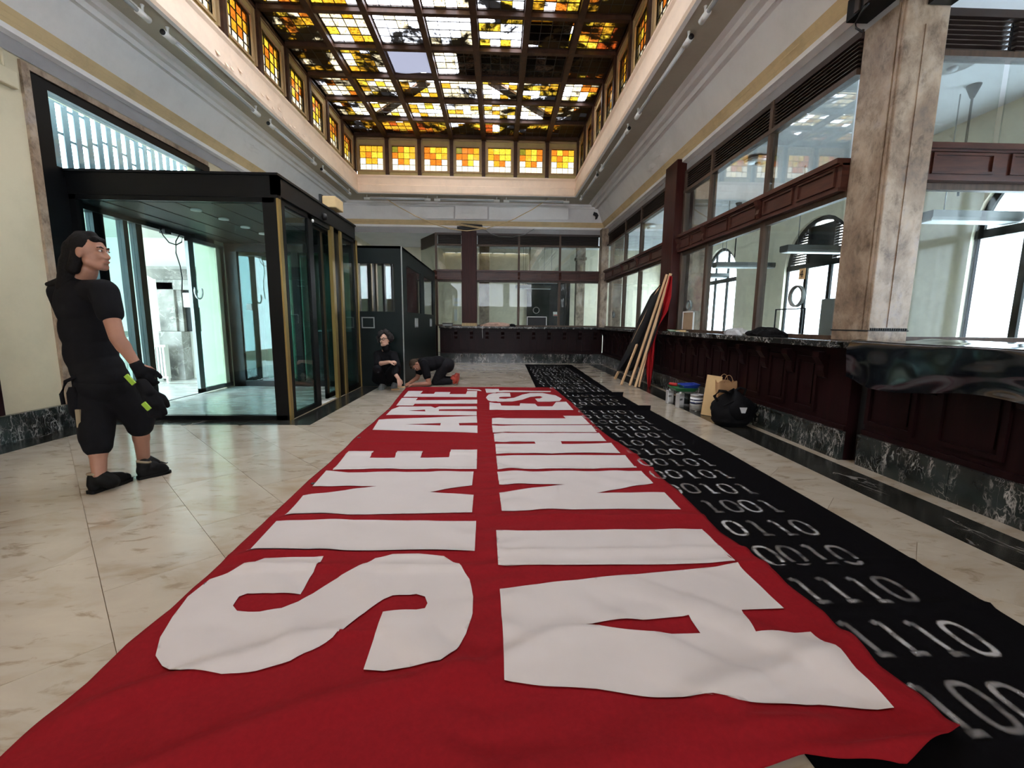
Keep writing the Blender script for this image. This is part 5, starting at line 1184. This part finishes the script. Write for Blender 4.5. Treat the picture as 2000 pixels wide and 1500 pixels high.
for z0, z1 in ((1.95, 2.09), (1.78, 1.88), (1.22, 1.66)): put('plate', B(-1.72, 17.37, z0, -1.52 if z1-z0 < .3 else -1.60, 17.40, z1), 'enamel_white', sw)
cbx = thing('office_cabinet', 'grey-blue metal cabinet beside the office window right of the pillar', 'cabinet', (5.6, 6.9, 0)); put('carcass', B(5.35, 6.7, 0, 5.95, 7.2, 1.62), 'grey_metal', cbx, bevel=.01); put('door', B(5.36, 6.685, .1, 5.64, 6.70, 1.58), 'grey_metal', cbx); put('door', B(5.66, 6.685, .1, 5.94, 6.70, 1.58), 'grey_metal', cbx)
# scraps of debris near the kneeling people
for k, (px, py, lab) in enumerate(((775, 752, 'pale wooden offcut on the floor beside the squatting man'), (783, 757, 'second pale offcut at the corner of the banner'), (771, 762, 'small orange scrap on the floor by the banner corner'))):
    c = fl(px, py); t = thing('offcut', lab, 'offcut', c); put('strip', MB().obox((c.x-.06, c.y, .012), (c.x+.07, c.y+.05*(k-1), .012), .03, .02), 'pine' if k < 2 else 'kraft', t); put('end_grain', MB().obox((c.x+.071, c.y+.05*(k-1), .012), (c.x+.074, c.y+.05*(k-1), .012), .026, .016), 'pine_board', t)

# ------------------------------------------------------------------ people
plain('skin', (.31, .15, .098), .55, noise_s=9, var=.10); plain('skin_pale', (.52, .30, .22), .5, noise_s=9, var=.08); plain('skin_tan', (.33, .15, .095), .55, noise_s=9, var=.1)
plain('hair_dark', (.006, .005, .005), .7, noise_s=60, var=.5, bmp=.5); plain('hair_curly', (.030, .027, .027), .8, noise_s=45, var=.6, bmp=1.0); plain('hair_brown', (.045, .03, .02), .7, noise_s=60, var=.5, bmp=.6)
plain('shirt_black', (.0065, .0065, .008), .9, noise_s=14, var=.2); plain('jeans_dark', (.012, .012, .014), .9, noise_s=30, var=.3); plain('shoe_black', (.006, .006, .006), .6, spec=.12); plain('shoe_trim', (.24, .19, .12), .6)
plain('shoe_grey', (.16, .17, .17), .7, noise_s=30, var=.2); plain('shoe_red', (.32, .035, .018), .6, noise_s=20, var=.3); plain('lime', (.25, .42, .03), .6); plain('eye_dark', (.01, .008, .008), .2); plain('eye_white', (.7, .68, .66), .3); plain('lip', (.30, .11, .09), .5); plain('lens', (.35, .38, .40), .05, .3)
def sphere_pts(nu=14, nv=10): return [(math.sin(PI*j/nv)*math.cos(2*PI*i/nu), math.sin(PI*j/nv)*math.sin(2*PI*i/nu), math.cos(PI*j/nv)) for j in range(nv+1) for i in range(nu)]
class Flesh(MB):
    """overlapping round volumes, fused by a voxel remesh into one smooth skin"""
    def cap(self, p, q, r0, r1=None, n=14):
        p, q = Vector(p), Vector(q); r1 = r0 if r1 is None else r1; d = q-p
        if d.length < 1e-5: d = Vector((0, 0, 1e-4))
        z = d.normalized(); x = z.orthogonal().normalized(); y = z.cross(x); vs = []; rings = []
        for k in range(1, 5): a = PI/2*(1-k/4); rings.append((p-z*r0*math.sin(a), r0*math.cos(a)))
        for k in range(0, 4): a = PI/2*k/4; rings.append((q+z*r1*math.sin(a), r1*math.cos(a)))
        vs = [p-z*r0]+[c+(x*math.cos(2*PI*i/n)+y*math.sin(2*PI*i/n))*r for c, r in rings for i in range(n)]+[q+z*r1]
        m = len(rings); fs = [(0, 1+(i+1) % n, 1+i) for i in range(n)]
        for k in range(m-1): fs += [(1+k*n+i, 1+k*n+(i+1) % n, 1+(k+1)*n+(i+1) % n, 1+(k+1)*n+i) for i in range(n)]
        e = 1+m*n; fs += [(1+(m-1)*n+i, 1+(m-1)*n+(i+1) % n, e) for i in range(n)]
        return self.add(vs, fs, True)
    def chain(self, pts, rs):
        for i in range(len(pts)-1): self.cap(pts[i], pts[i+1], rs[i], rs[i+1])
        return self
    def ell(self, c, rx, ry, rz, M=None):
        M = M or Matrix.Identity(3); nu, nv = 18, 12; c = Vector(c)
        vs = [c+M @ Vector((0, 0, rz))]+[c+M @ Vector((rx*math.sin(PI*j/nv)*math.cos(2*PI*i/nu), ry*math.sin(PI*j/nv)*math.sin(2*PI*i/nu), rz*math.cos(PI*j/nv))) for j in range(1, nv) for i in range(nu)]+[c-M @ Vector((0, 0, rz))]
        fs = [(0, 1+i, 1+(i+1) % nu) for i in range(nu)]
        for j in range(nv-2): fs += [(1+j*nu+i, 1+(j+1)*nu+i, 1+(j+1)*nu+(i+1) % nu, 1+j*nu+(i+1) % nu) for i in range(nu)]
        e = 1+(nv-1)*nu; b = 1+(nv-2)*nu; fs += [(e, b+(i+1) % nu, b+i) for i in range(nu)]
        return self.add(vs, fs, True)
def fuse(name, mb, m, parent=None, org=None, vox=.008, sm=4):
    o = put(name, mb, m, parent, org); r = o.modifiers.new('remesh', 'REMESH'); r.mode = 'VOXEL'; r.voxel_size = vox; r.use_smooth_shade = True
    s = o.modifiers.new('smooth', 'SMOOTH'); s.iterations = sm; s.factor = .5; return o
def basis(fwd, up=(0, 0, 1)):
    f = Vector(fwd).normalized(); r = f.cross(Vector(up)).normalized(); u = r.cross(f); return Matrix((r, f, u)).transposed()   # columns: right, forward, up
def head(mb, c, fwd, up=(0, 0, 1), s=1.0, jaw=True):
    """skull, face, jaw, nose, ears round the centre c; returns the local frame"""
    M = basis(fwd, up); c = Vector(c); P = lambda r, f, u: c+M @ Vector((r*s, f*s, u*s))
    mb.ell(P(0, -.012, .022), .074*s, .094*s, .096*s, M); mb.ell(P(0, .018, -.035), .060*s, .070*s, .078*s, M)
    mb.cap(P(-.022, .055, -.088), P(.022, .055, -.088), .026*s); mb.cap(P(-.045, .01, -.06), P(-.02, .06, -.09), .026*s, .022*s); mb.cap(P(.045, .01, -.06), P(.02, .06, -.09), .026*s, .022*s)
    mb.cap(P(0, .084, .008), P(0, .104, -.032), .008*s, .0115*s); mb.cap(P(-.010, .092, -.036), P(.010, .092, -.036), .009*s)     # nose
    mb.cap(P(-.04, .076, .022), P(.04, .076, .022), .012*s)                                                                  # brow
    mb.cap(P(-.018, .086, -.062), P(.018, .086, -.062), .009*s); mb.cap(P(-.036, .07, -.018), P(-.03, .075, -.03), .016*s); mb.cap(P(.036, .07, -.018), P(.03, .075, -.03), .016*s)
    for k in (-1, 1): mb.ell(P(k*.078, -.008, -.012), .012*s, .02*s, .033*s, M)
    return P, M
def face_bits(root, P, M, s=1.0):
    for k in (-1, 1):
        c = P(k*.031, .0815, .006); ey = put('eye', MB().lathe(c, [(0, -.007*s), (.007*s, -.004*s), (.010*s, 0), (.007*s, .004*s), (0, .007*s)], 10), 'eye_white', root)
        put('pupil', MB().lathe(P(k*.031, .0880, .006), [(0, -.0065*s), (.0065*s, 0), (0, .0065*s)], 8), 'eye_dark', ey)
        put('eyebrow', MB().tube([P(k*.014, .089, .024), P(k*.032, .088, .029), P(k*.050, .077, .024)], [.003*s, .0045*s, .003*s], 6), 'hair_dark', root)
    put('mouth', MB().tube([P(-.024, .088, -.060), P(-.01, .096, -.0585), P(.01, .096, -.0585), P(.024, .088, -.060)], [.002, .0045, .0045, .002], 8), 'lip', root)
def hand(mb, wrist, d, nrm, curl=.6, thumb=1, s=1.0, grow=0.):
    """palm, four unequal bent fingers and a thumb; d points to the fingertips, nrm out of the back of the hand"""
    d = Vector(d).normalized(); nrm = Vector(nrm); nrm = (nrm-d*nrm.dot(d)).normalized(); side = d.cross(nrm).normalized(); w_ = Vector(wrist); g = grow
    for k, (off, ln) in enumerate(((-.031, .072), (-.010, .080), (.011, .075), (.031, .060))):
        a = w_+side*off*.55*s; kn = w_+(d*(.088-.004*abs(k-1))+side*off)*s; mb.cap(a, kn, (.014+g)*s, (.0115+g)*s)
        ax = side; p = kn; cur = d.copy(); seg = (ln*.45, ln*.32, ln*.26)
        for q, L in enumerate(seg):
            cur = (Matrix.Rotation(-curl*(.8+.35*q), 3, ax) @ cur).normalized(); e = p+(cur*L+side*off*.05)*s; mb.cap(p, e, (.0098-.001*q+g)*s, (.0090-.001*q+g)*s); p = e
    mb.ell(w_+d*.045*s, .038*s, .045*s, .016*s, basis(d, nrm))
    t0 = w_+(d*.022-side*thumb*.026)*s; t1 = t0+(d*.034-side*thumb*.030-nrm*.012)*s; t2 = t1+(d*.030-side*thumb*.008-nrm*.018)*s; t3 = t2+(d*.022-nrm*.012)*s
    mb.chain([t0, t1, t2, t3], [(.014+g)*s, (.0125+g)*s, (.011+g)*s, (.0095+g)*s])
def shoe(mb, heel, toe, s=1.0, h=.075):
    heel, toe = Vector(heel), Vector(toe); d = (toe-heel); f = d.normalized(); r = f.cross(Vector((0, 0, 1))).normalized(); L = d.length
    up = Vector((0, 0, 1))
    mb.cap(heel+f*.045+up*.045, heel+f*.08+up*.055, .042, .040); mb.cap(heel+f*.04+up*.034, heel+f*L*.62+up*.034, .036, .042); mb.cap(heel+f*L*.5+up*.040-r*.006, toe-f*.045+up*.034, .043, .036); mb.cap(heel+f*.045+up*h, heel+f*L*.42+up*h*.85, .040, .036); mb.cap(heel+f*.035+up*.06, heel+f*.050+up*.105, .038, .044); mb.cap(heel+f*.10+up*.075, heel+f*L*.72+up*.050, .046, .040)
def sole(root, heel, toe, m='shoe_black', z=0.):
    heel, toe = Vector(heel), Vector(toe); f = (toe-heel).normalized(); r = f.cross(Vector((0, 0, 1))).normalized(); L = (toe-heel).length
    prof = [(0, .022), (.03, .036), (.3, .036), (.55, .044), (.75, .046), (.92, .034), (1.0, .012)]
    pts = [heel+f*L*t+r*w_ for t, w_ in prof]+[heel+f*L*t-r*w_ for t, w_ in prof[::-1]]; put('shoe_sole', MB().prism([(p.x, p.y, p.z+.001) for p in pts], (0, 0, .020)), m, root)

# --- the walking man at the left
A = lambda px, py, y: atY(px, py, y)
hd = A(176, 493, 3.12); fwd1 = Vector((1, .10, .02))
nk0, nk1 = A(172, 528, 3.13), A(160, 552, 3.15)
shR, shL = A(203, 570, 3.02), A(122, 572, 3.30); chest = A(160, 600, 3.16); belly = A(178, 690, 3.16); pel = A(200, 742, 3.15)
elR, wrR = A(229, 660, 2.95), A(266, 712, 3.00); elL, wrL = A(150, 660, 3.42), A(205, 715, 3.46)
hipB, hipF = A(188, 760, 3.14), A(222, 758, 3.16); knB, anB = A(190, 852, 3.06), A(194, 930, 3.00); knF, anF = A(272, 818, 3.30), A(281, 902, 3.36)
heelB, toeB = fl(174, 966), fl(258, 937); heelF, toeF = fl(268, 937), fl(334, 922)
tdir = Vector((shR-shL)).normalized(); Mt = basis(Vector((-tdir.y, tdir.x, 0)))
b1 = Flesh(); P1, M1 = head(b1, hd, fwd1, s=1.05)
b1.cap(nk0, nk1, .055, .062).ell(chest, .17, .105, .17, Mt).ell(belly, .155, .105, .14, Mt).ell(pel, .165, .115, .11, Mt)
b1.cap(shL, shR, .062, .062).chain([shR, elR, wrR], [.056, .043, .030]).chain([shL, elL, wrL], [.056, .043, .030]).cap(elR, elR.lerp(wrR, .35), .043, .043)
b1.chain([hipB, knB, anB], [.088, .058, .040]).chain([hipF, knF, anF], [.088, .058, .040]).cap(knB.lerp(anB, .15), knB.lerp(anB, .45), .056, .055).cap(knF.lerp(anF, .15), knF.lerp(anF, .45), .056, .055)
b1.cap(anB, Vector((anB.x+.04, anB.y+.03, .05)), .038).cap(anF, Vector((anF.x+.04, anF.y+.03, .05)), .038)
hand(b1, wrR, wrR-elR, (.3, -1, .3), .35, 1, .95); hand(b1, wrL, wrL-elL, (0, 1, .3), .4, -1, .95)
man = fuse('person', b1, 'skin', org=(pel.x, pel.y, 0), vox=.007); tag(man, 'person in black T-shirt and knee-length shorts walking at the left, long dark hair', 'person')
face_bits(man, P1, M1, 1.05)
sh = Flesh(); g = .022
sh.ell(chest+Vector((0, 0, .01)), .205, .135, .20, Mt).ell(chest.lerp(belly, .5), .198, .138, .20, Mt).ell(belly, .195, .14, .19, Mt).ell(belly.lerp(pel, .6), .198, .142, .15, Mt).ell(pel+Vector((-.0, 0, .015)), .20, .145, .13, Mt).cap(shL, shR, .085, .082).cap(nk1-Vector((0, 0, .02)), nk1, .085, .075)
sh.cap(shR, shR.lerp(elR, .46), .083, .074).cap(shL, shL.lerp(elL, .5), .083, .074)
fuse('t_shirt', sh, 'shirt_black', man, vox=.010)
st = Flesh(); st.ell(pel-Vector((0, 0, .04)), .20, .15, .13, Mt).chain([hipB, knB+Vector((-.005, 0, 0)), knB.lerp(anB, .22)], [.125, .098, .085]).chain([hipF, knF, knF.lerp(anF, .16)], [.125, .098, .085]).cap(hipB, hipF, .12)
fuse('shorts', st, 'shirt_black', man, vox=.010)
ha = Flesh(); ha.ell(P1(0, -.026, .036), .086, .094, .094, M1).cap(P1(0, -.08, .02), P1(0, -.115, -.10), .070, .060).cap(P1(0, -.11, -.06), P1(.0, -.17, -.22), .068, .050).cap(P1(0, -.16, -.18), P1(0, -.19, -.36), .050, .030).cap(P1(0, .02, .10), P1(0, -.05, .10), .035).cap(P1(.05, -.03, .0), P1(.05, -.07, -.11), .035).cap(P1(0, -.15, -.17), P1(0, -.27, -.20), .035, .016).cap(P1(.03, .055, .075), P1(-.03, .055, .075), .022)
fuse('hair', ha, 'hair_dark', man, vox=.008, sm=3)
for hl, to, an in ((heelB, toeB, anB), (heelF, toeF, anF)):
    s_ = Flesh(); shoe(s_, hl, to); s_.cap(Vector((an.x+.01, an.y+.01, .10)), Vector((an.x+.045, an.y+.035, .06)), .050, .050); s_.cap(Vector(hl)+(Vector(to)-Vector(hl)).normalized()*.05+Vector((0, 0, .07)), Vector((an.x, an.y, .09)), .046, .048); so = fuse('shoe', s_, 'shoe_black', man, vox=.006); sole(man, hl, to)
    f = (to-hl).normalized(); put('shoe_collar', MB().tube([Vector(hl)+f*(.050+.038*math.cos(t))+f.cross(Vector((0, 0, 1)))*.036*math.sin(t)+Vector((0, 0, .128-.012*math.cos(t))) for t in [2*PI*k/16 for k in range(17)]], .009, 6), 'shoe_trim', man)
    r = f.cross(Vector((0, 0, 1))); put('laces', MB().tube([Vector(hl)+f*(.12+.02*k)+r*(.022 if k % 2 else -.022)+Vector((0, 0, .112-.009*k)) for k in range(5)], .004, 6), 'shoe_black', man)
gl = Flesh(); hand(gl, wrR+(wrR-elR).normalized()*.02, wrR-elR+Vector((.02, 0, -.06)), (.3, -1, .3), .40, 1, 1.04, .004); gl.cap(wrR+Vector((.0, 0, -.0)), wrR+(wrR-elR).normalized()*.05, .038, .040)
gv = fuse('work_glove', gl, 'shirt_black', man, vox=.006); 
g2 = Flesh(); hp_ = A(288, 765, 2.98); hand(g2, hp_, Vector((.12, 0, -.3)), (.8, -.6, 0), .25, 1, 1.15, .006); g2.cap(hp_+Vector((-.03, 0, .05)), hp_, .040, .042); fuse('work_glove', g2, 'shirt_black', man, vox=.006)
for (px, py), (qx, qy) in (((246, 733), (262, 750)), ((280, 787), (292, 800))): put('glove_tag', MB().obox(A(px, py, 2.90), A(qx, qy, 2.90), .028, .012, (0, 1, 0)), 'lime', man)
put('belt_strap', MB().tube([A(150, 735, 3.02), A(128, 745, 3.02), A(120, 770, 3.02), A(124, 790, 3.02)], .012, 8), 'shirt_black', man)
put('belt_pouch', MB().lathe(A(146, 790, 3.02), [(.02, .12), (.035, .08), (.035, -.05), (.02, -.09), (0, -.09)], 12), 'shirt_black', man)
put('belt_tag', MB().obox(A(152, 800, 2.99), A(156, 835, 2.99), .03, .012, (0, 1, 0)), 'shoe_trim', man)

# --- squatting man by the green booth
hd = A(751, 664, 7.66); up2 = Vector((-.16, -.05, 1)); fwd2 = Vector((-.25, -1, .12))
pel = A(748, 739, 7.84); chest = A(752, 703, 7.76); shR, shL = A(738, 693, 7.72), A(768, 694, 7.72)
knR, knL = A(737, 722, 7.44), A(774, 716, 7.46); ftR, ftL = fl(748, 760), fl(772, 757)
anR, anL = ftR+Vector((-.0, .06, .08)), ftL+Vector((0, .06, .08))
b2 = Flesh(); P2, M2 = head(b2, hd, fwd2, up2, 1.0)
b2.cap(P2(0, -.02, -.08), A(752, 690, 7.74), .055, .06).ell(chest, .17, .11, .17).ell((pel+chest)/2, .15, .11, .15).ell(pel, .16, .12, .11).cap(shR, shL, .06)
b2.chain([pel+Vector((-.08, 0, 0)), knR, anR], [.085, .058, .042]).chain([pel+Vector((.08, 0, 0)), knL, anL], [.085, .058, .042])
elR = A(738, 711, 7.52); wrR = A(760, 707, 7.36); elL = A(775, 712, 7.50); elL2 = A(771, 729, 7.33); wrL = A(778, 739, 7.28)
b2.chain([shR, elR, wrR], [.055, .043, .030]).chain([shL, elL, elL2, wrL], [.055, .045, .037, .029])
hand(b2, wrR, (1, -.1, .08), (0, -.3, 1), .75, -1, .95); hand(b2, wrL, (.25, -.1, -1), (.6, -.8, 0), .35, 1, .95)
m2 = fuse('person', b2, 'skin_pale', org=(pel.x, pel.y, 0), vox=.007); tag(m2, 'person with grey curly hair and glasses squatting against the green booth, all in black', 'person')
face_bits(m2, P2, M2)
s2 = Flesh(); s2.ell(chest, .205, .145, .20).ell((pel+chest)/2, .19, .15, .18).cap(shR, shL, .082).chain([shR, elR], [.08, .066]).cap(elR, elR.lerp(wrR, .1), .062).chain([shL, elL, elL2], [.08, .066, .054]).cap(P2(0, -.02, -.125), P2(0, -.02, -.14), .072); fuse('sweater', s2, 'shirt_black', m2, vox=.010)
t2 = Flesh(); t2.ell(pel, .20, .16, .13).chain([pel+Vector((-.08, 0, 0)), knR, anR+Vector((0, 0, .03))], [.11, .082, .066]).chain([pel+Vector((.08, 0, 0)), knL, anL+Vector((0, 0, .03))], [.11, .082, .066]); fuse('trousers', t2, 'shirt_black', m2, vox=.010)
rn = random.Random(2); h2 = Flesh()
for k in range(150):
    a, e_ = rn.random()*2*PI, math.asin(rn.uniform(-.45, 1)); d = Vector((math.cos(a)*math.cos(e_), math.sin(a)*math.cos(e_), math.sin(e_)))
    if d.y > .30 and d.z < .52: continue
    if d.y > .1 and d.z < -.1 and abs(d.x) < .6: continue
    R_ = .105+.03*rn.random(); h2.ell(P2(d.x*R_, d.y*R_-.018, d.z*R_+.03), *(rn.uniform(.022, .034),)*3)
h2.ell(P2(0, -.03, .035), .085, .09, .09, M2); fuse('hair', h2, 'hair_curly', m2, vox=.008, sm=1)
gls = MB()
for k in (-1, 1): gls.tube([P2(k*.033+.024*math.cos(t), .104, .004+.018*math.sin(t)) for t in [2*PI*i/16 for i in range(17)]], .0042, 6); gls.tube([P2(k*.057, .102, .008), P2(k*.082, .05, .008), P2(k*.084, -.01, .004)], .0036, 6)
gls.tube([P2(-.009, .106, .008), P2(.009, .106, .008)], .004, 6); gg = put('glasses', gls, 'matt_black', m2)
for k in (-1, 1): put('lens', MB().add([P2(k*.033+.022*math.cos(2*PI*i/14), .104, .004+.016*math.sin(2*PI*i/14)) for i in range(14)], [tuple(range(14))]), 'glass_clear', gg)
for ft in (ftR, ftL):
    hl, to = ft+Vector((0, .13, 0)), ft+Vector((-.02, -.14, 0)); s_ = Flesh(); shoe(s_, hl, to); fuse('shoe', s_, 'shoe_grey', m2, vox=.007); sole(m2, hl, to, 'shoe_grey')

# --- kneeling man bent over the banner corner
hd = A(812, 713, 8.18); fwd3 = Vector((.0, -.42, -.9)); up3 = Vector((-1, -.25, .25))
nk = A(823, 707, 8.22); chest = A(838, 711, 8.28); belly = A(855, 709, 8.32); pel = A(870, 713, 8.36)
shN, shF = A(828, 711, 8.10), A(826, 707, 8.40); elN, wrN = A(838, 749, 8.02), A(806, 752, 7.98); elF, wrF = A(815, 738, 8.34), A(801, 750, 8.12)
wrN.z = .045; elN.z = max(elN.z, .05); wrF.z = max(.06, wrF.z)
knN, anN = A(851, 751, 8.24), A(882, 745, 8.26); knF, anF = A(855, 748, 8.50), A(884, 741, 8.50)
knN.z = .065; knF.z = .065; anN.z = .075; anF.z = .075
b3 = Flesh(); P3, M3 = head(b3, hd, fwd3, up3, 1.0)
b3.cap(P3(0, -.03, -.07), nk, .055, .06); ax = (pel-chest).normalized(); Mk = basis(Vector((0, 0, -1)), ax)
b3.ell(chest, .165, .105, .17, Mk).ell(belly, .15, .105, .15, Mk).ell(pel, .16, .12, .12, Mk).cap(shN, shF, .062).chain([shN, elN, wrN], [.056, .044, .030]).chain([shF, elF, wrF], [.056, .044, .030])
b3.chain([pel+Vector((0, -.09, 0)), knN, anN], [.09, .06, .042]).chain([pel+Vector((0, .09, 0)), knF, anF], [.09, .06, .042])
hand(b3, wrN, (-1, .05, -.12), (0, -.2, 1), .3, 1, .95); hand(b3, wrF, (-.6, -.75, -.2), (0, 0, 1), .4, -1, .95)
m3 = fuse('person', b3, 'skin_tan', org=(pel.x, pel.y, 0), vox=.007); tag(m3, 'person kneeling on all fours at the far corner of the banner, red shoes', 'person')
face_bits(m3, P3, M3)
s3 = Flesh(); s3.ell(chest, .20, .14, .20, Mk).ell(belly, .185, .14, .18, Mk).ell(pel-ax*.05, .18, .14, .12, Mk).cap(shN, shF, .085).cap(shN, shN.lerp(elN, .62), .084, .074).cap(shF, shF.lerp(elF, .62), .084, .074).cap(nk, chest, .08, .09); fuse('t_shirt', s3, 'shirt_black', m3, vox=.010)
t3 = Flesh(); t3.ell(pel+ax*.03, .185, .15, .14, Mk).chain([pel+Vector((0, -.09, 0)), knN, anN.lerp(knN, .1)], [.115, .08, .062]).chain([pel+Vector((0, .09, 0)), knF, anF.lerp(knF, .1)], [.115, .08, .062]); fuse('trousers', t3, 'jeans_dark', m3, vox=.010)
h3 = Flesh(); h3.ell(P3(0, -.025, .036), .082, .092, .090, M3).cap(P3(-.03, .05, .075), P3(.03, .05, .075), .024).cap(P3(0, -.08, 0), P3(0, -.09, -.05), .05); fuse('hair', h3, 'hair_brown', m3, vox=.007, sm=2)
for an in (anN, anF):
    s_ = Flesh(); h0 = an+Vector((.02, 0, .02)); s_.cap(h0+Vector((0, 0, .03)), h0+Vector((.065, 0, .02)), .044, .046).cap(h0+Vector((.06, 0, .07)), h0+Vector((.055, 0, -.02)), .042, .044).cap(h0+Vector((.05, 0, -.02)), h0+Vector((.03, 0, -.045)), .042, .034); fuse('shoe', s_, 'shoe_red', m3, vox=.007)
    put('shoe_sole', MB().prism([(h0.x+.100, h0.y-.036, h0.z+.10), (h0.x+.100, h0.y+.036, h0.z+.10), (h0.x+.098, h0.y+.044, h0.z-.01), (h0.x+.075, h0.y+.036, h0.z-.075), (h0.x+.075, h0.y-.036, h0.z-.075), (h0.x+.098, h0.y-.044, h0.z-.01)], (.014, 0, 0)), 'shoe_red', m3)

# ------------------------------------------------------------------ damage to the plaster
def frieze_patch(name, yc, ry, t0, rt, m, seed, side='right', off=.006, bulge=.03):
    """irregular patch lying on the sloping frieze; t runs up the slope"""
    A_, B_ = (Vector((3.025, 0, 4.08)), Vector((2.84, 0, 4.42))) if side == 'right' else (Vector((XL+.155, 0, 4.08)), Vector((XL+.34, 0, 4.42)))
    nrm = Vector((-(B_-A_).z, 0, (B_-A_).x)).normalized()
    if (side == 'right') != (nrm.x < 0): nrm = -nrm
    def P(u, v):
        a = u*2*PI; k = v*(1+.45*noise.noise((math.cos(a)*1.5+seed, math.sin(a)*1.5, seed))); t = t0+rt*k*math.sin(a); y = yc+ry*k*math.cos(a)
        return A_.lerp(B_, max(.03, min(.97, t)))+Vector((0, y, 0))+nrm*(off+bulge*(1-v)*(.6+.6*noise.noise((u*6, v*3, seed))))
    put(name, MB().grid(36, 8, P), m, ceil)
yb_ = atX(1290, 308, 2.93).y
frieze_patch('plaster_blister', yb_, .50, .45, .42, 'plaster_white', 3.1, bulge=.05)
frieze_patch('plaster_blister', yb_+.55, .22, .25, .22, 'plaster_white', 5.7, bulge=.03)
frieze_patch('plaster_blister', 8.6, .30, .7, .25, 'plaster_white', 2.2, 'left', bulge=.03)
def back_plate(name, x0, y0, x1, y1, m, d=.0):
    c = [atY(x0, y1, 13.12-d), atY(x1, y1, 13.12-d), atY(x1, y0, 13.0-d), atY(x0, y0, 13.0-d)]; put(name, MB().prism(c, (0, .012, .006)), m, ceil)
back_plate('patch_panel', 889, 397, 952, 428, 'plaster_white', .05)
back_plate('patch_panel', 800, 404, 886, 427, 'plaster_white', .035)
back_plate('patch_panel', 955, 404, 1110, 429, 'plaster_white', .035)
hole = [atY(px, py, 13.03) for px, py in ((1160, 414), (1166, 416), (1169, 421), (1166, 428), (1162, 429), (1163, 423), (1158, 420))]
put('plaster_hole', MB().prism(hole, (0, -.012, 0)), 'matt_black', ceil)
# peeling flakes along the left lip of the roof light
rq = random.Random(11)
for k in range(16):
    y = 6.2+k*.18+rq.random()*.1; z = 4.54+.12*rq.random(); x = XL+1.125; w_ = .03+.06*rq.random()
    put('paint_flake', MB().add([(x, y, z), (x, y+w_, z+.012), (x+.02+.015*rq.random(), y+w_*.8, z-.03-.03*rq.random()), (x+.012, y+w_*.2, z-.035)], [(0, 1, 2, 3)]), 'plaster_lip', ceil, solid=.002)
